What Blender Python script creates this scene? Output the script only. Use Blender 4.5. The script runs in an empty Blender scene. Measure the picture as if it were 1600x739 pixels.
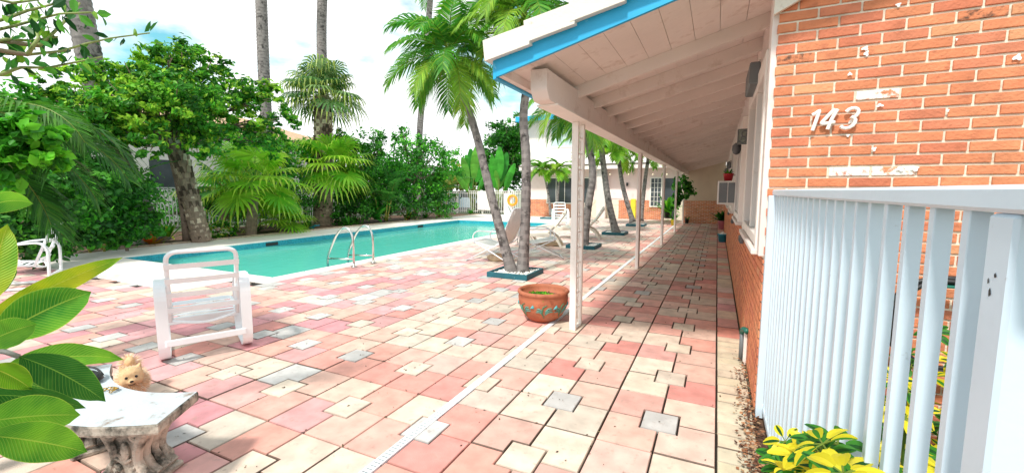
import bpy, math, random
import numpy as np
from mathutils import Vector, Matrix
R = math.radians
sc = bpy.context.scene
col = sc.collection
# ---------------------------------------------------------------- camera
FPX, EYE = 670.0, 1.52
PITCH = math.atan(71/670.0); YAW = math.atan(321/673.8)
fwd = np.array([-math.sin(YAW)*math.cos(PITCH), math.cos(YAW)*math.cos(PITCH), -math.sin(PITCH)])
rgt = np.array([math.cos(YAW), math.sin(YAW), 0.0])
upv = np.cross(rgt, fwd)
CAM = np.array([0, 0, EYE])
cd = bpy.data.cameras.new('camera'); cam = bpy.data.objects.new('camera', cd); col.objects.link(cam)
cd.sensor_width = 36; cd.lens = 36*FPX/1600; cd.clip_start = .05; cd.clip_end = 1500
cam.matrix_world = Matrix(((rgt[0], upv[0], -fwd[0], 0), (rgt[1], upv[1], -fwd[1], 0), (rgt[2], upv[2], -fwd[2], EYE), (0, 0, 0, 1)))
sc.camera = cam
# ---------------------------------------------------------------- sun and sky
SUN_DIR = Vector((-.10, -.72, 1.0)).normalized()      # towards the sun (behind the camera, high)
sl = bpy.data.lights.new('sun', 'SUN'); sl.energy = 2.9; sl.angle = R(6); sl.color = (1, .95, .87)
so = bpy.data.objects.new('sun', sl); col.objects.link(so)
so.rotation_euler = SUN_DIR.to_track_quat('Z', 'Y').to_euler()
w = bpy.data.worlds.new('World'); sc.world = w; w.use_nodes = True
wn, wl = w.node_tree.nodes, w.node_tree.links
wn.clear()
wo = wn.new('ShaderNodeOutputWorld'); bg = wn.new('ShaderNodeBackground'); sky = wn.new('ShaderNodeTexSky')
sky.sky_type = 'NISHITA'; sky.sun_disc = False
sky.sun_elevation = math.asin(SUN_DIR.z); sky.sun_rotation = math.atan2(SUN_DIR.x, SUN_DIR.y)
sky.air_density = 1.0; sky.dust_density = .6; sky.ozone_density = 1.5
tc = wn.new('ShaderNodeTexCoord'); mp = wn.new('ShaderNodeMapping'); mp.inputs['Scale'].default_value = (1, 1, 2.2)
mp.inputs['Location'].default_value = (3.1, 0.4, .25)
nz = wn.new('ShaderNodeTexNoise'); nz.inputs['Scale'].default_value = 3.2; nz.inputs['Detail'].default_value = 7; nz.inputs['Roughness'].default_value = .55
rp = wn.new('ShaderNodeValToRGB'); rp.color_ramp.elements[0].position = .385; rp.color_ramp.elements[1].position = .52
tint = wn.new('ShaderNodeMix'); tint.data_type = 'RGBA'; tint.blend_type = 'MULTIPLY'; tint.inputs[0].default_value = 1
tint.inputs[7].default_value = (.75, 1.35, 1.05, 1)
mx = wn.new('ShaderNodeMix'); mx.data_type = 'RGBA'; mx.inputs[7].default_value = (7.4, 7.5, 7.6, 1)
wl.new(tc.outputs['Generated'], mp.inputs['Vector']); wl.new(mp.outputs[0], nz.inputs['Vector']); 
sx = wn.new('ShaderNodeSeparateXYZ'); wl.new(tc.outputs['Generated'], sx.inputs[0])
mz = wn.new('ShaderNodeMapRange'); mz.inputs['From Min'].default_value = .10; mz.inputs['From Max'].default_value = .34; mz.inputs['To Min'].default_value = .12; mz.inputs['To Max'].default_value = 0
wl.new(sx.outputs['Z'], mz.inputs['Value']); ad = wn.new('ShaderNodeMath'); ad.operation = 'ADD'; wl.new(nz.outputs['Fac'], ad.inputs[0]); wl.new(mz.outputs[0], ad.inputs[1]); wl.new(ad.outputs[0], rp.inputs[0])
wl.new(sky.outputs[0], tint.inputs[6]); wl.new(tint.outputs[2], mx.inputs[6]); wl.new(rp.outputs[0], mx.inputs[0])
wl.new(mx.outputs[2], bg.inputs['Color']); bg.inputs['Strength'].default_value = .135
wl.new(bg.outputs[0], wo.inputs[0])
vs = sc.view_settings; vs.view_transform = 'Standard'; vs.look = 'None'; vs.gamma = 1; vs.exposure = .50
try: vs.use_curve_mapping = False
except Exception: pass
sc.render.engine = 'CYCLES'
try:
    sc.cycles.transparent_max_bounces = 12; sc.cycles.max_bounces = 7; sc.cycles.caustics_reflective = False; sc.cycles.caustics_refractive = False
except Exception: pass
# ---------------------------------------------------------------- points from the photo's measured geometry
def ray(x, y): return fwd*FPX + rgt*(x-800) + upv*(369.5-y)
def G(x, y, z=0.): d = ray(x, y); return Vector(CAM + d*((z-EYE)/d[2]))
def AX(x, y, X): d = ray(x, y); return Vector(CAM + d*(X/d[0]))
def AY(x, y, Y): d = ray(x, y); return Vector(CAM + d*(Y/d[1]))
def AD(x, y, D):
    d = ray(x, y); return Vector(CAM + d*(D/math.hypot(d[0], d[1])))      # at horizontal distance D
def HD(p): return math.hypot(p[0], p[1])
# ---------------------------------------------------------------- materials
def S(h):
    h = h.lstrip('#'); c = [int(h[i:i+2], 16)/255 for i in (0, 2, 4)]
    return tuple((x/12.92 if x <= .04045 else ((x+.055)/1.055)**2.4) for x in c)
MATS = {}
def pm(name, base=(.8, .8, .8), rough=.6, var=.12, scale=4., bump=0., bscale=40., attr=False, metal=0., trans=0., stain=None, sscale=2., slo=.55, shi=.7, spec=.5, coat=0):
    if name in MATS: return MATS[name]
    m = bpy.data.materials.new(name); m.use_nodes = True; MATS[name] = m
    n, l = m.node_tree.nodes, m.node_tree.links
    b = n['Principled BSDF']; out = n['Material Output']
    b.inputs['Roughness'].default_value = rough; b.inputs['Metallic'].default_value = metal
    b.inputs['Specular IOR Level'].default_value = spec; b.inputs['Coat Weight'].default_value = coat
    t = n.new('ShaderNodeTexCoord')
    no = n.new('ShaderNodeTexNoise'); no.inputs['Scale'].default_value = scale; no.inputs['Detail'].default_value = 5
    l.new(t.outputs['Object'], no.inputs['Vector'])
    mr = n.new('ShaderNodeMapRange'); mr.inputs['From Min'].default_value = .3; mr.inputs['From Max'].default_value = .7
    mr.inputs['To Min'].default_value = 1-var; mr.inputs['To Max'].default_value = 1+var
    l.new(no.outputs['Fac'], mr.inputs['Value'])
    vm = n.new('ShaderNodeVectorMath'); vm.operation = 'SCALE'
    if attr:
        a = n.new('ShaderNodeAttribute'); a.attribute_name = 'Col'; l.new(a.outputs['Vector'], vm.inputs[0])
    else:
        vm.inputs[0].default_value = base[:3]
    l.new(mr.outputs[0], vm.inputs['Scale'])
    cur = vm.outputs[0]
    if stain:
        sn = n.new('ShaderNodeTexNoise'); sn.inputs['Scale'].default_value = sscale; sn.inputs['Detail'].default_value = 8; sn.inputs['Roughness'].default_value = .65
        l.new(t.outputs['Object'], sn.inputs['Vector'])
        sr = n.new('ShaderNodeMapRange'); sr.inputs['From Min'].default_value = slo; sr.inputs['From Max'].default_value = shi
        l.new(sn.outputs['Fac'], sr.inputs['Value'])
        mi = n.new('ShaderNodeMix'); mi.data_type = 'RGBA'; l.new(sr.outputs[0], mi.inputs[0]); l.new(cur, mi.inputs[6]); mi.inputs[7].default_value = (*stain[:3], 1)
        cur = mi.outputs[2]
    l.new(cur, b.inputs['Base Color'])
    if bump:
        bn = n.new('ShaderNodeTexNoise'); bn.inputs['Scale'].default_value = bscale; bn.inputs['Detail'].default_value = 4
        l.new(t.outputs['Object'], bn.inputs['Vector'])
        bp = n.new('ShaderNodeBump'); bp.inputs['Strength'].default_value = bump; bp.inputs['Distance'].default_value = .01
        l.new(bn.outputs['Fac'], bp.inputs['Height']); l.new(bp.outputs[0], b.inputs['Normal'])
    if trans:
        tr = n.new('ShaderNodeBsdfTranslucent'); ms = n.new('ShaderNodeMixShader'); ms.inputs[0].default_value = trans
        l.new(cur, tr.inputs['Color']); l.new(b.outputs[0], ms.inputs[1]); l.new(tr.outputs[0], ms.inputs[2]); l.new(ms.outputs[0], out.inputs['Surface'])
    return m
M_leaf = pm('leaf', attr=True, rough=.42, var=.2, scale=3, trans=.5, spec=.35)
M_frond = pm('frond', attr=True, rough=.45, var=.15, scale=3, trans=.45, spec=.35)
M_bark = pm('bark', S('8d7a6c'), .9, .3, 6, .8, 30, stain=S('5c4b40'), sscale=9)
M_palmbark = pm('palm_bark', attr=True, rough=.85, var=.2, scale=8, bump=.6, bscale=35, stain=(.05, .045, .042), sscale=5, slo=.54, shi=.62)
M_boot = pm('boot_bark', attr=True, rough=.9, var=.3, scale=9, bump=.6, bscale=30)
M_white = pm('white_paint', S('f3efe9'), .5, .04, 3, stain=S('cfc5b8'), sscale=5, slo=.62, shi=.8)
M_pinkw = pm('pinkish_white_paint', S('ece2dc'), .6, .06, 2, .2, 25, stain=S('bfaa9c'), sscale=4, slo=.56, shi=.8)
M_beige = pm('beige_paint', S('d9c8b4'), .7, .05, 2)
M_blue = pm('blue_paint', S('1fa9dc'), .45, .08, 5, stain=S('8fd6ea'), sscale=4, slo=.62, shi=.70)
M_fencew = pm('pale_blue_white_paint', S('d2e3f0'), .35, .03, 4, .05, 60, stain=S('b9c6cf'), sscale=30, slo=.66, shi=.75)
M_brick = pm('brick_clay', attr=True, rough=.85, var=.14, scale=7, bump=.6, bscale=60, stain=S('b5694c'), sscale=9, slo=.54, shi=.74)
M_mortar = pm('mortar', S('ece2cf'), .95, .08, 12, .5, 80, stain=S('b9ab96'), sscale=5, slo=.5, shi=.75)
M_slab = pm('paver', attr=True, rough=.7, var=.17, scale=7, bump=.25, bscale=180, stain=(.34, .25, .20), sscale=15, slo=.57, shi=.80)
M_joint = pm('paver_joint', S('1f1712'), .95, .3, 20)
M_soil = pm('soil', S('5d4636'), .95, .4, 6, 1, 30)
M_ground = pm('ground', S('77806a'), .95, .25, .5)
M_coping = pm('coping', S('f0e8e0'), .6, .05, 2, .1, 60, stain=S('cfbfb3'), sscale=6, slo=.6, shi=.8)
M_tile = pm('pool_tile', S('3aa3b8'), .25, .25, 25)
M_basin = pm('pool_plaster', S('8ff0e2'), .7, .06, 1)
M_steel = pm('steel', S('d8d6d2'), .18, .05, 5, metal=1)
M_plas = pm('white_plastic', S('eef3f6'), .4, .03, 4)
M_resin = pm('cream_resin', S('e8e0d2'), .5, .08, 4)
M_sling = pm('sling_mesh', S('e9e2da'), .8, .05, 30)
M_terra = pm('terracotta', S('b0684a'), .7, .18, 6, .3, 40, stain=S('8d4a30'), sscale=8, slo=.55, shi=.7)
M_teal = pm('teal_paint', S('1c5f6c'), .6, .15, 8, stain=S('7fa6a6'), sscale=14, slo=.66, shi=.72)
M_pebble = pm('pebble', attr=True, rough=.8, var=.1, scale=40)
M_conc = pm('cast_stone', S('bcb2a4'), .85, .1, 6, .6, 50, stain=S('3c3d36'), sscale=8, slo=.44, shi=.62)
M_conctop = pm('cast_stone_top', S('bcc5ca'), .8, .07, 5, .3, 60, stain=S('8a7a6c'), sscale=9, slo=.57, shi=.72)
M_dark = pm('dark_gap', (.03, .03, .032), .6, .1)
M_glass = pm('dark_glass', S('4b5258'), .12, .25, 1.5)
M_grey = pm('grey_metal', S('6d7275'), .5, .1)
M_black = pm('black_rubber', (.018, .018, .02), .45, .2)
M_green = pm('green_plastic', S('1f6b5c'), .4, .1)
M_red = pm('red_plastic', S('b3232c'), .4, .1)
M_pinkpot = pm('pink_glaze', S('e28a98'), .3, .06)
M_tealpot = pm('teal_glaze', S('2b8aa0'), .3, .06)
M_yel = pm('yellow_paint', S('d8d23a'), .5, .1)
M_orange = pm('orange_plastic', S('f2a02a'), .4, .05)
M_gold = pm('gold_metal', S('b99345'), .3, .1, metal=.9)
M_fur = pm('cream_fur', attr=True, rough=.9, var=.12, scale=30, trans=.2)
M_roof = pm('white_roof_tile', S('e9e2d5'), .8, .06, 3, .3, 30, stain=S('8a8074'), sscale=6, slo=.63, shi=.75)
M_stucco = pm('stucco', S('e2dcd8'), .8, .04, 3, .3, 30)
M_stuccop = pm('pink_stucco', S('f2dcd8'), .8, .04, 3, .3, 30)
M_car = pm('car_paint', S('a9bccb'), .25, .03, coat=.6)
M_carglass = pm('car_glass', S('20303a'), .08, .05)
M_asph = pm('asphalt', (.06, .06, .062), .9, .2, 3)
M_tyre = pm('tyre', (.02, .02, .02), .8, .1)
M_dry = pm('dry_leaf', attr=True, rough=.8, var=.2, scale=20)
M_drain = pm('drain_plastic', S('e6ebee'), .5, .06, 8, stain=S('9aa3a6'), sscale=12, slo=.62, shi=.72)
# water
def water_mat():
    m = bpy.data.materials.new('pool_water'); m.use_nodes = True
    n, l = m.node_tree.nodes, m.node_tree.links; n.clear()
    out = n.new('ShaderNodeOutputMaterial'); tr = n.new('ShaderNodeBsdfTransparent'); df = n.new('ShaderNodeBsdfDiffuse'); gl = n.new('ShaderNodeBsdfGlossy')
    tr.inputs[0].default_value = (.34, .90, .80, 1); df.inputs[0].default_value = (.15, .73, .62, 1); gl.inputs['Roughness'].default_value = .04
    t = n.new('ShaderNodeTexCoord'); no = n.new('ShaderNodeTexNoise'); no.inputs['Scale'].default_value = 3.5; no.inputs['Detail'].default_value = 3; no.inputs['Distortion'].default_value = .6
    bp = n.new('ShaderNodeBump'); bp.inputs['Strength'].default_value = .22; bp.inputs['Distance'].default_value = .05
    l.new(t.outputs['Object'], no.inputs['Vector']); l.new(no.outputs['Fac'], bp.inputs['Height'])
    fr = n.new('ShaderNodeFresnel'); fr.inputs['IOR'].default_value = 1.33
    l.new(bp.outputs[0], gl.inputs['Normal']); l.new(bp.outputs[0], fr.inputs['Normal'])
    fm = n.new('ShaderNodeMath'); fm.operation = 'MULTIPLY'; fm.inputs[1].default_value = .8
    l.new(fr.outputs[0], fm.inputs[0])
    a = n.new('ShaderNodeMixShader'); a.inputs[0].default_value = .60; l.new(tr.outputs[0], a.inputs[1]); l.new(df.outputs[0], a.inputs[2])
    b = n.new('ShaderNodeMixShader'); l.new(fm.outputs[0], b.inputs[0]); l.new(a.outputs[0], b.inputs[1]); l.new(gl.outputs[0], b.inputs[2])
    l.new(b.outputs[0], out.inputs[0]); return m
M_water = water_mat()
# big leaf with veins (UV: u along, v across 0..1)
def big_leaf_mat(name, c1, c2, vein):
    m = bpy.data.materials.new(name); m.use_nodes = True
    n, l = m.node_tree.nodes, m.node_tree.links; b = n['Principled BSDF']; out = n['Material Output']
    uv = n.new('ShaderNodeUVMap'); sp = n.new('ShaderNodeSeparateXYZ'); l.new(uv.outputs[0], sp.inputs[0])
    def ma(op, a, b_=None, clamp=False):
        q = n.new('ShaderNodeMath'); q.operation = op; q.use_clamp = clamp
        for i, v in enumerate((a, b_)):
            if v is None: continue
            if isinstance(v, (int, float)): q.inputs[i].default_value = v
            else: l.new(v, q.inputs[i])
        return q.outputs[0]
    av = ma('ABSOLUTE', ma('SUBTRACT', sp.outputs['Y'], .5))
    ph = ma('SUBTRACT', ma('MULTIPLY', sp.outputs['X'], 26.), ma('MULTIPLY', av, 9.))
    s = ma('SINE', ma('MULTIPLY', ph, 6.2832))
    vn = ma('MULTIPLY', ma('SUBTRACT', s, .88), 8., True)
    mid = ma('SUBTRACT', 1., ma('MULTIPLY', av, 45.), True)
    edge = ma('MULTIPLY', ma('SUBTRACT', av, .475), 40., True)
    v = ma('MAXIMUM', ma('MULTIPLY', vn, .55), ma('MAXIMUM', mid, edge))
    t = n.new('ShaderNodeTexCoord'); no = n.new('ShaderNodeTexNoise'); no.inputs['Scale'].default_value = 9; no.inputs['Detail'].default_value = 5
    l.new(t.outputs['Object'], no.inputs['Vector'])
    rr = ma('MULTIPLY', ma('SUBTRACT', no.outputs['Fac'], .42), 3.5, True)
    m1 = n.new('ShaderNodeMix'); m1.data_type = 'RGBA'; m1.inputs[6].default_value = (*c1, 1); m1.inputs[7].default_value = (*c2, 1); l.new(rr, m1.inputs[0])
    m2 = n.new('ShaderNodeMix'); m2.data_type = 'RGBA'; m2.inputs[7].default_value = (*vein, 1); l.new(m1.outputs[2], m2.inputs[6]); l.new(v, m2.inputs[0])
    l.new(m2.outputs[2], b.inputs['Base Color']); b.inputs['Roughness'].default_value = .5; b.inputs['Specular IOR Level'].default_value = .35
    bp = n.new('ShaderNodeBump'); bp.inputs['Strength'].default_value = .35; bp.inputs['Distance'].default_value = .004
    l.new(ma('MULTIPLY', s, -.5), bp.inputs['Height']); l.new(bp.outputs[0], b.inputs['Normal'])
    tr = n.new('ShaderNodeBsdfTranslucent'); ms = n.new('ShaderNodeMixShader'); ms.inputs[0].default_value = .4
    l.new(m2.outputs[2], tr.inputs['Color']); l.new(b.outputs[0], ms.inputs[1]); l.new(tr.outputs[0], ms.inputs[2]); l.new(ms.outputs[0], out.inputs['Surface'])
    return m
M_plum = big_leaf_mat('plumeria_leaf', S('3f9428'), S('82c832'), S('c0e458'))
M_plumd = big_leaf_mat('plumeria_leaf_deep', S('2c7428'), S('4f9a34'), S('93c850'))
M_plumy = big_leaf_mat('plumeria_leaf_yellow', S('6fae1e'), S('c6cf22'), S('d8e05a'))
# ---------------------------------------------------------------- mesh builder
class MB:
    def __init__(s): s.v = []; s.f = []; s.c = []; s.mi = []; s.uv = []; s.cur = (.5, .5, .5); s.m = 0
    def V(s, p): s.v.append((float(p[0]), float(p[1]), float(p[2]))); return len(s.v)-1
    def F(s, idx, c=None, uv=None): s.f.append(tuple(idx)); s.c.append(c or s.cur); s.mi.append(s.m); s.uv.append(uv)
    def poly(s, pts, c=None, uv=None): s.F([s.V(p) for p in pts], c, uv)
    def box(s, x0, x1, y0, y1, z0, z1, mat=None, c=None, bev=0):
        if x0 > x1: x0, x1 = x1, x0
        if y0 > y1: y0, y1 = y1, y0
        if z0 > z1: z0, z1 = z1, z0
        def T(p): return mat @ Vector(p) if mat else Vector(p)
        if bev <= 0:
            i = [s.V(T(p)) for p in ((x0,y0,z0),(x1,y0,z0),(x1,y1,z0),(x0,y1,z0),(x0,y0,z1),(x1,y0,z1),(x1,y1,z1),(x0,y1,z1))]
            for q in ((0,3,2,1),(4,5,6,7),(0,1,5,4),(1,2,6,5),(2,3,7,6),(3,0,4,7)): s.F([i[k] for k in q], c)
            return
        b = min(bev, (x1-x0)*.45, (y1-y0)*.45, (z1-z0)*.45)
        def ring(x0, x1, y0, y1, z, b_):
            return [(x0+b_,y0,z),(x1-b_,y0,z),(x1,y0+b_,z),(x1,y1-b_,z),(x1-b_,y1,z),(x0+b_,y1,z),(x0,y1-b_,z),(x0,y0+b_,z)]
        rs = [ring(x0+b,x1-b,y0+b,y1-b,z0,b*.3), ring(x0,x1,y0,y1,z0+b,b), ring(x0,x1,y0,y1,z1-b,b), ring(x0+b,x1-b,y0+b,y1-b,z1,b*.3)]
        ids = [[s.V(T(p)) for p in r] for r in rs]
        s.F(ids[0][::-1], c); s.F(ids[-1], c)
        for a, d in zip(ids, ids[1:]):
            for k in range(8): s.F([a[k], a[(k+1) % 8], d[(k+1) % 8], d[k]], c)
    def tube(s, pts, rad, n=8, c=None, caps=True, flat=1.0, updir=None, sect=None):
        pts = [Vector(p) for p in pts]
        if not hasattr(rad, '__len__'): rad = [rad]*len(pts)
        rings = []; ref = None
        for i, p in enumerate(pts):
            t = (pts[min(i+1, len(pts)-1)] - pts[max(i-1, 0)])
            if t.length < 1e-9: t = Vector((0, 0, 1))
            t.normalize()
            if updir is not None: ref = Vector(updir)
            elif ref is None: ref = Vector((0, 0, 1)) if abs(t.z) < .9 else Vector((1, 0, 0))
            a = t.cross(ref)
            if a.length < 1e-6: a = t.orthogonal()
            a.normalize(); b = a.cross(t).normalized()
            if updir is None: ref = b
            if sect:
                rings.append([s.V(p + a*u*rad[i] + b*v*rad[i]) for u, v in sect])
            else:
                rings.append([s.V(p + a*math.cos(q*2*math.pi/n)*rad[i] + b*math.sin(q*2*math.pi/n)*rad[i]*flat) for q in range(n)])
        k_ = len(rings[0])
        for r0, r1 in zip(rings, rings[1:]):
            for k in range(k_): s.F([r0[k], r0[(k+1) % k_], r1[(k+1) % k_], r1[k]], c)
        if caps: s.F(rings[0][::-1], c); s.F(rings[-1], c)
    def lathe(s, prof, center=(0, 0, 0), n=24, c=None, squash=1):
        cx, cy, cz = center; rings = []
        for r, z in prof: rings.append([s.V((cx+r*math.cos(k*2*math.pi/n), cy+r*math.sin(k*2*math.pi/n)*squash, cz+z)) for k in range(n)])
        for r0, r1 in zip(rings, rings[1:]):
            for k in range(n): s.F([r0[k], r0[(k+1) % n], r1[(k+1) % n], r1[k]], c)
        if prof[0][0] > 1e-4: s.F(rings[0][::-1], c)
        if prof[-1][0] > 1e-4: s.F(rings[-1], c)
    def prism(s, pts2, z0, z1, mat=None, c=None):
        def T(p): return mat @ Vector(p) if mat else Vector(p)
        a = [s.V(T((x, y, z0))) for x, y in pts2]; b = [s.V(T((x, y, z1))) for x, y in pts2]; n = len(a)
        s.F(a[::-1], c); s.F(b, c)
        for k in range(n): s.F([a[k], a[(k+1) % n], b[(k+1) % n], b[k]], c)
    def ball(s, p, r, n=8, m=6, sc_=(1, 1, 1), c=None):
        rings = []
        for i in range(1, m):
            th = math.pi*i/m
            rings.append([s.V((p[0]+r*sc_[0]*math.sin(th)*math.cos(2*math.pi*k/n), p[1]+r*sc_[1]*math.sin(th)*math.sin(2*math.pi*k/n), p[2]+r*sc_[2]*math.cos(th))) for k in range(n)])
        t = s.V((p[0], p[1], p[2]+r*sc_[2])); b = s.V((p[0], p[1], p[2]-r*sc_[2]))
        for k in range(n): s.F([t, rings[0][k], rings[0][(k+1) % n]], c); s.F([b, rings[-1][(k+1) % n], rings[-1][k]], c)
        for r0, r1 in zip(rings, rings[1:]):
            for k in range(n): s.F([r0[k], r1[k], r1[(k+1) % n], r0[(k+1) % n]], c)
    def build(s, name, mats, parent=None, smooth=False, world=False, label=None):
        me = bpy.data.meshes.new(name)
        off = Vector((0, 0, 0))
        if parent is not None and world: off = parent.location
        v = np.array(s.v, dtype=np.float64).reshape(-1, 3) - np.array(off)
        me.from_pydata(v.tolist(), [], s.f)
        if not isinstance(mats, (list, tuple)): mats = [mats]
        for m in mats: me.materials.append(m)
        me.polygons.foreach_set('material_index', s.mi)
        if smooth: me.polygons.foreach_set('use_smooth', [True]*len(s.f))
        ca = me.color_attributes.new('Col', 'FLOAT_COLOR', 'CORNER')
        cnt = np.array([len(f) for f in s.f]); cc = np.array([(c[0], c[1], c[2], 1) for c in s.c], dtype=np.float32)
        ca.data.foreach_set('color', np.repeat(cc, cnt, axis=0).ravel())
        if any(u is not None for u in s.uv):
            ul = me.uv_layers.new(name='UVMap'); k = 0
            for f, u in zip(s.f, s.uv):
                for j in range(len(f)):
                    if u is not None: ul.data[k].uv = u[j]
                    k += 1
        me.update()
        o = bpy.data.objects.new(name, me); col.objects.link(o)
        if parent is not None: o.parent = parent
        if label: o['label'] = label
        return o
def thing(name, label, cat, loc=(0, 0, 0), rotz=0, group=None):
    o = bpy.data.objects.new(name, None); col.objects.link(o); o.location = loc; o.rotation_euler = (0, 0, rotz)
    o.empty_display_size = .1
    o['label'] = label; o['category'] = cat
    if group: o['group'] = group
    return o
def tag(o, label, cat, group=None):
    o['label'] = label; o['category'] = cat
    if group: o['group'] = group
    return o
def struct(o, kind='structure'): o['kind'] = kind; return o
def copy_tree(o, parent=None):
    c = o.copy(); col.objects.link(c)
    if parent is not None: c.parent = parent
    for ch in o.children: copy_tree(ch, c)
    return c
def dup(o, loc, rotz, label, group=None):
    c = copy_tree(o); c.location = loc; c.rotation_euler = (0, 0, rotz); c['label'] = label
    if group: c['group'] = group
    return c
def lerp(a, b, t): return a+(b-a)*t
def mixc(a, b, t): return tuple(a[i]+(b[i]-a[i])*t for i in range(3))
def bez(p0, p1, p2, n):
    p0, p1, p2 = Vector(p0), Vector(p1), Vector(p2)
    return [p0*(1-t)**2 + p1*2*t*(1-t) + p2*t*t for t in [i/n for i in range(n+1)]]
def rnd(pts, r=.05, n=4):            # round the corners of a polyline
    pts = [Vector(p) for p in pts]; out = [pts[0]]
    for a, b, c in zip(pts, pts[1:], pts[2:]):
        d1 = min(r, (a-b).length*.49); d2 = min(r, (c-b).length*.49)
        out += bez(b+(a-b).normalized()*d1, b, b+(c-b).normalized()*d2, n)
    out.append(pts[-1]); return out
#@@SETTING
PX0, PX1, PY0, PY1 = -12.3, -7.0, 4.9, 19.3      # pool water rectangle
def frame_sheet(mb, X0, X1, Y0, Y1, hx0, hx1, hy0, hy1, z, c=None):
    for a, b, d, e in ((X0, hx0, Y0, Y1), (hx1, X1, Y0, Y1), (hx0, hx1, Y0, hy0), (hx0, hx1, hy1, Y1)):
        mb.poly([(a, d, z), (b, d, z), (b, e, z), (a, e, z)], c)
m = MB(); frame_sheet(m, -400, 400, -60, 700, PX0-.2, PX1+.2, PY0-.2, PY1+.2, -.03); struct(m.build('ground', M_ground))
m = MB(); frame_sheet(m, -14.0, .29, -3, 24, PX0-.1, PX1+.1, PY0-.1, PY1+.1, -.022); struct(m.build('paving_bed', M_joint))
m = MB(); m.poly([(-18.6, 1, -.014), (-13.98, 1, -.014), (-13.98, 25, -.014), (-18.6, 25, -.014)])
m.poly([(.29, -2, -.014), (6, -2, -.014), (6, 3.4, -.014), (.29, 3.4, -.014)])
struct(m.build('planting_bed', M_soil))
m = MB(); m.poly([(-60, 27.2, -.01), (-11.5, 27.2, -.01), (-11.5, 36, -.01), (-60, 36, -.01)]); struct(m.build('road', M_asph))
m = MB(); m.poly([(-5.2, -1.5, -.010), (-3.22, -1.5, -.010), (-3.22, .70, -.010), (-5.2, .95, -.010)]); struct(m.build('planting_bed', M_soil))
# pool basin
m = MB(); D = -1.5
m.poly([(PX0, PY0, D), (PX1, PY0, D), (PX1, PY1, D), (PX0, PY1, D)])
for a, b in (((PX0, PY0), (PX1, PY0)), ((PX1, PY0), (PX1, PY1)), ((PX1, PY1), (PX0, PY1)), ((PX0, PY1), (PX0, PY0))):
    m.m = 0; m.poly([(*a, D), (*b, D), (*b, -.34), (*a, -.34)]); m.m = 1; m.poly([(*a, -.34), (*b, -.34), (*b, -.02), (*a, -.02)])
struct(m.build('swimming_pool', [M_basin, M_tile]))
m = MB(); m.poly([(PX0+.001, PY0+.001, -.17), (PX1-.001, PY0+.001, -.17), (PX1-.001, PY1-.001, -.17), (PX0+.001, PY1-.001, -.17)]); struct(m.build('water', M_water))
# coping of the pool and the white deck around it
m = MB()
def cop(x0, x1, y0, y1, z1=.012):
    m.box(x0, x1, y0, y1, -.03, z1, bev=.012)
L = .98
y = PY0-.34
while y < PY1+.3:
    cop(PX1+.0, PX1+.34, y, min(y+L-.01, PY1+.34)); cop(PX0-.34, PX0, y, min(y+L-.01, PY1+.34)); y += L
x = PX0+.005
while x < PX1-.02:
    cop(x, min(x+L-.01, PX1-.005), PY0-.34, PY0); cop(x, min(x+L-.01, PX1-.005), PY1, PY1+.34); x += L
struct(m.build('pool_coping', M_coping))
m = MB()
m.box(-14.0, PX0-.35, 3.6, 21.0, -.028, .004, bev=.01)
m.box(PX0-.345, -7.4, 3.6, PY0-.35, -.028, .0045, bev=.01)
m.box(PX0-.345, -7.0, PY1+.35, 24.9, -.028, .0045, bev=.01); m.box(-14, PX0-.35, 21.01, 24.9, -.028, .004)
struct(m.build('pool_deck', M_coping))
# border strip of the bed
m = MB()
yy = 1.2
while yy < 24: m.box(-14.12, -14.01, yy, yy+.39, -.03, .05, bev=.015); yy += .4
struct(m.build('kerb', pm('kerb_stone', S('b9a590'), .9, .2, 5, .5, 40)))
# pavers: notched slabs round a small square
rg = random.Random(7)
PXP, PYP = .3375, .370
pinks = [S('dc9a8e'), S('e0a394'), S('d9938a'), S('e4ad9f'), S('dca79f')]
pinkl = [S('d8979a'), S('cf9095'), S('dda5a6'), S('d09c9a')]
creams = [S('d9c9b6'), S('dbc6b4'), S('cfc1b2'), S('ddcab9')]
greys = [S('c6c3c0'), S('bdbab7'), S('cbc8c4')]
def pcol(x, y, small):
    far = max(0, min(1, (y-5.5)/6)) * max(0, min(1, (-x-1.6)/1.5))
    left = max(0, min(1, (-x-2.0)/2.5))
    if small: c = rg.choice(greys if rg.random() < .35+.5*left else creams)
    else:
        r = rg.random()
        if r < .56-.08*far: c = rg.choice(pinkl if rg.random() < left*.8 else pinks)
        elif r < .80: c = mixc(rg.choice(pinks), rg.choice(creams), rg.uniform(.35, .75))
        else: c = rg.choice(creams if rg.random() > .45*left else greys)
        if -1.7 < x < .1 and rg.random() < .25 and small is False: c = mixc(c, rg.choice(creams), .5)
    if far > 0: c = mixc(c, S('f0e4d8'), .5*far)  # glare on the distant deck put into the slab colour
    if x > -1.75 and y > 6.2 and rg.random() < .85: c = mixc(c, S('7d6a5c'), rg.uniform(.1, .4))       # mildew and wear on the walk, with roof shade put into the colour
    k = rg.uniform(.88, 1.03); return tuple(min(.92, q*k) for q in c)
m = MB(); g = .0048; b = .004
X00 = .062; Y00 = 2.49
def in_pav(x, y):
    if x < -13.9 or x > .1 or y > 23.9: return False
    if PX0-.4 < x < PX1+.34+.02 and PY0-.4 < y < PY1+.36: return False
    if x < -7.4 and y > 3.55: return False
    if x < -7.05 and y > PY1+.3: return False
    return True
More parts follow.
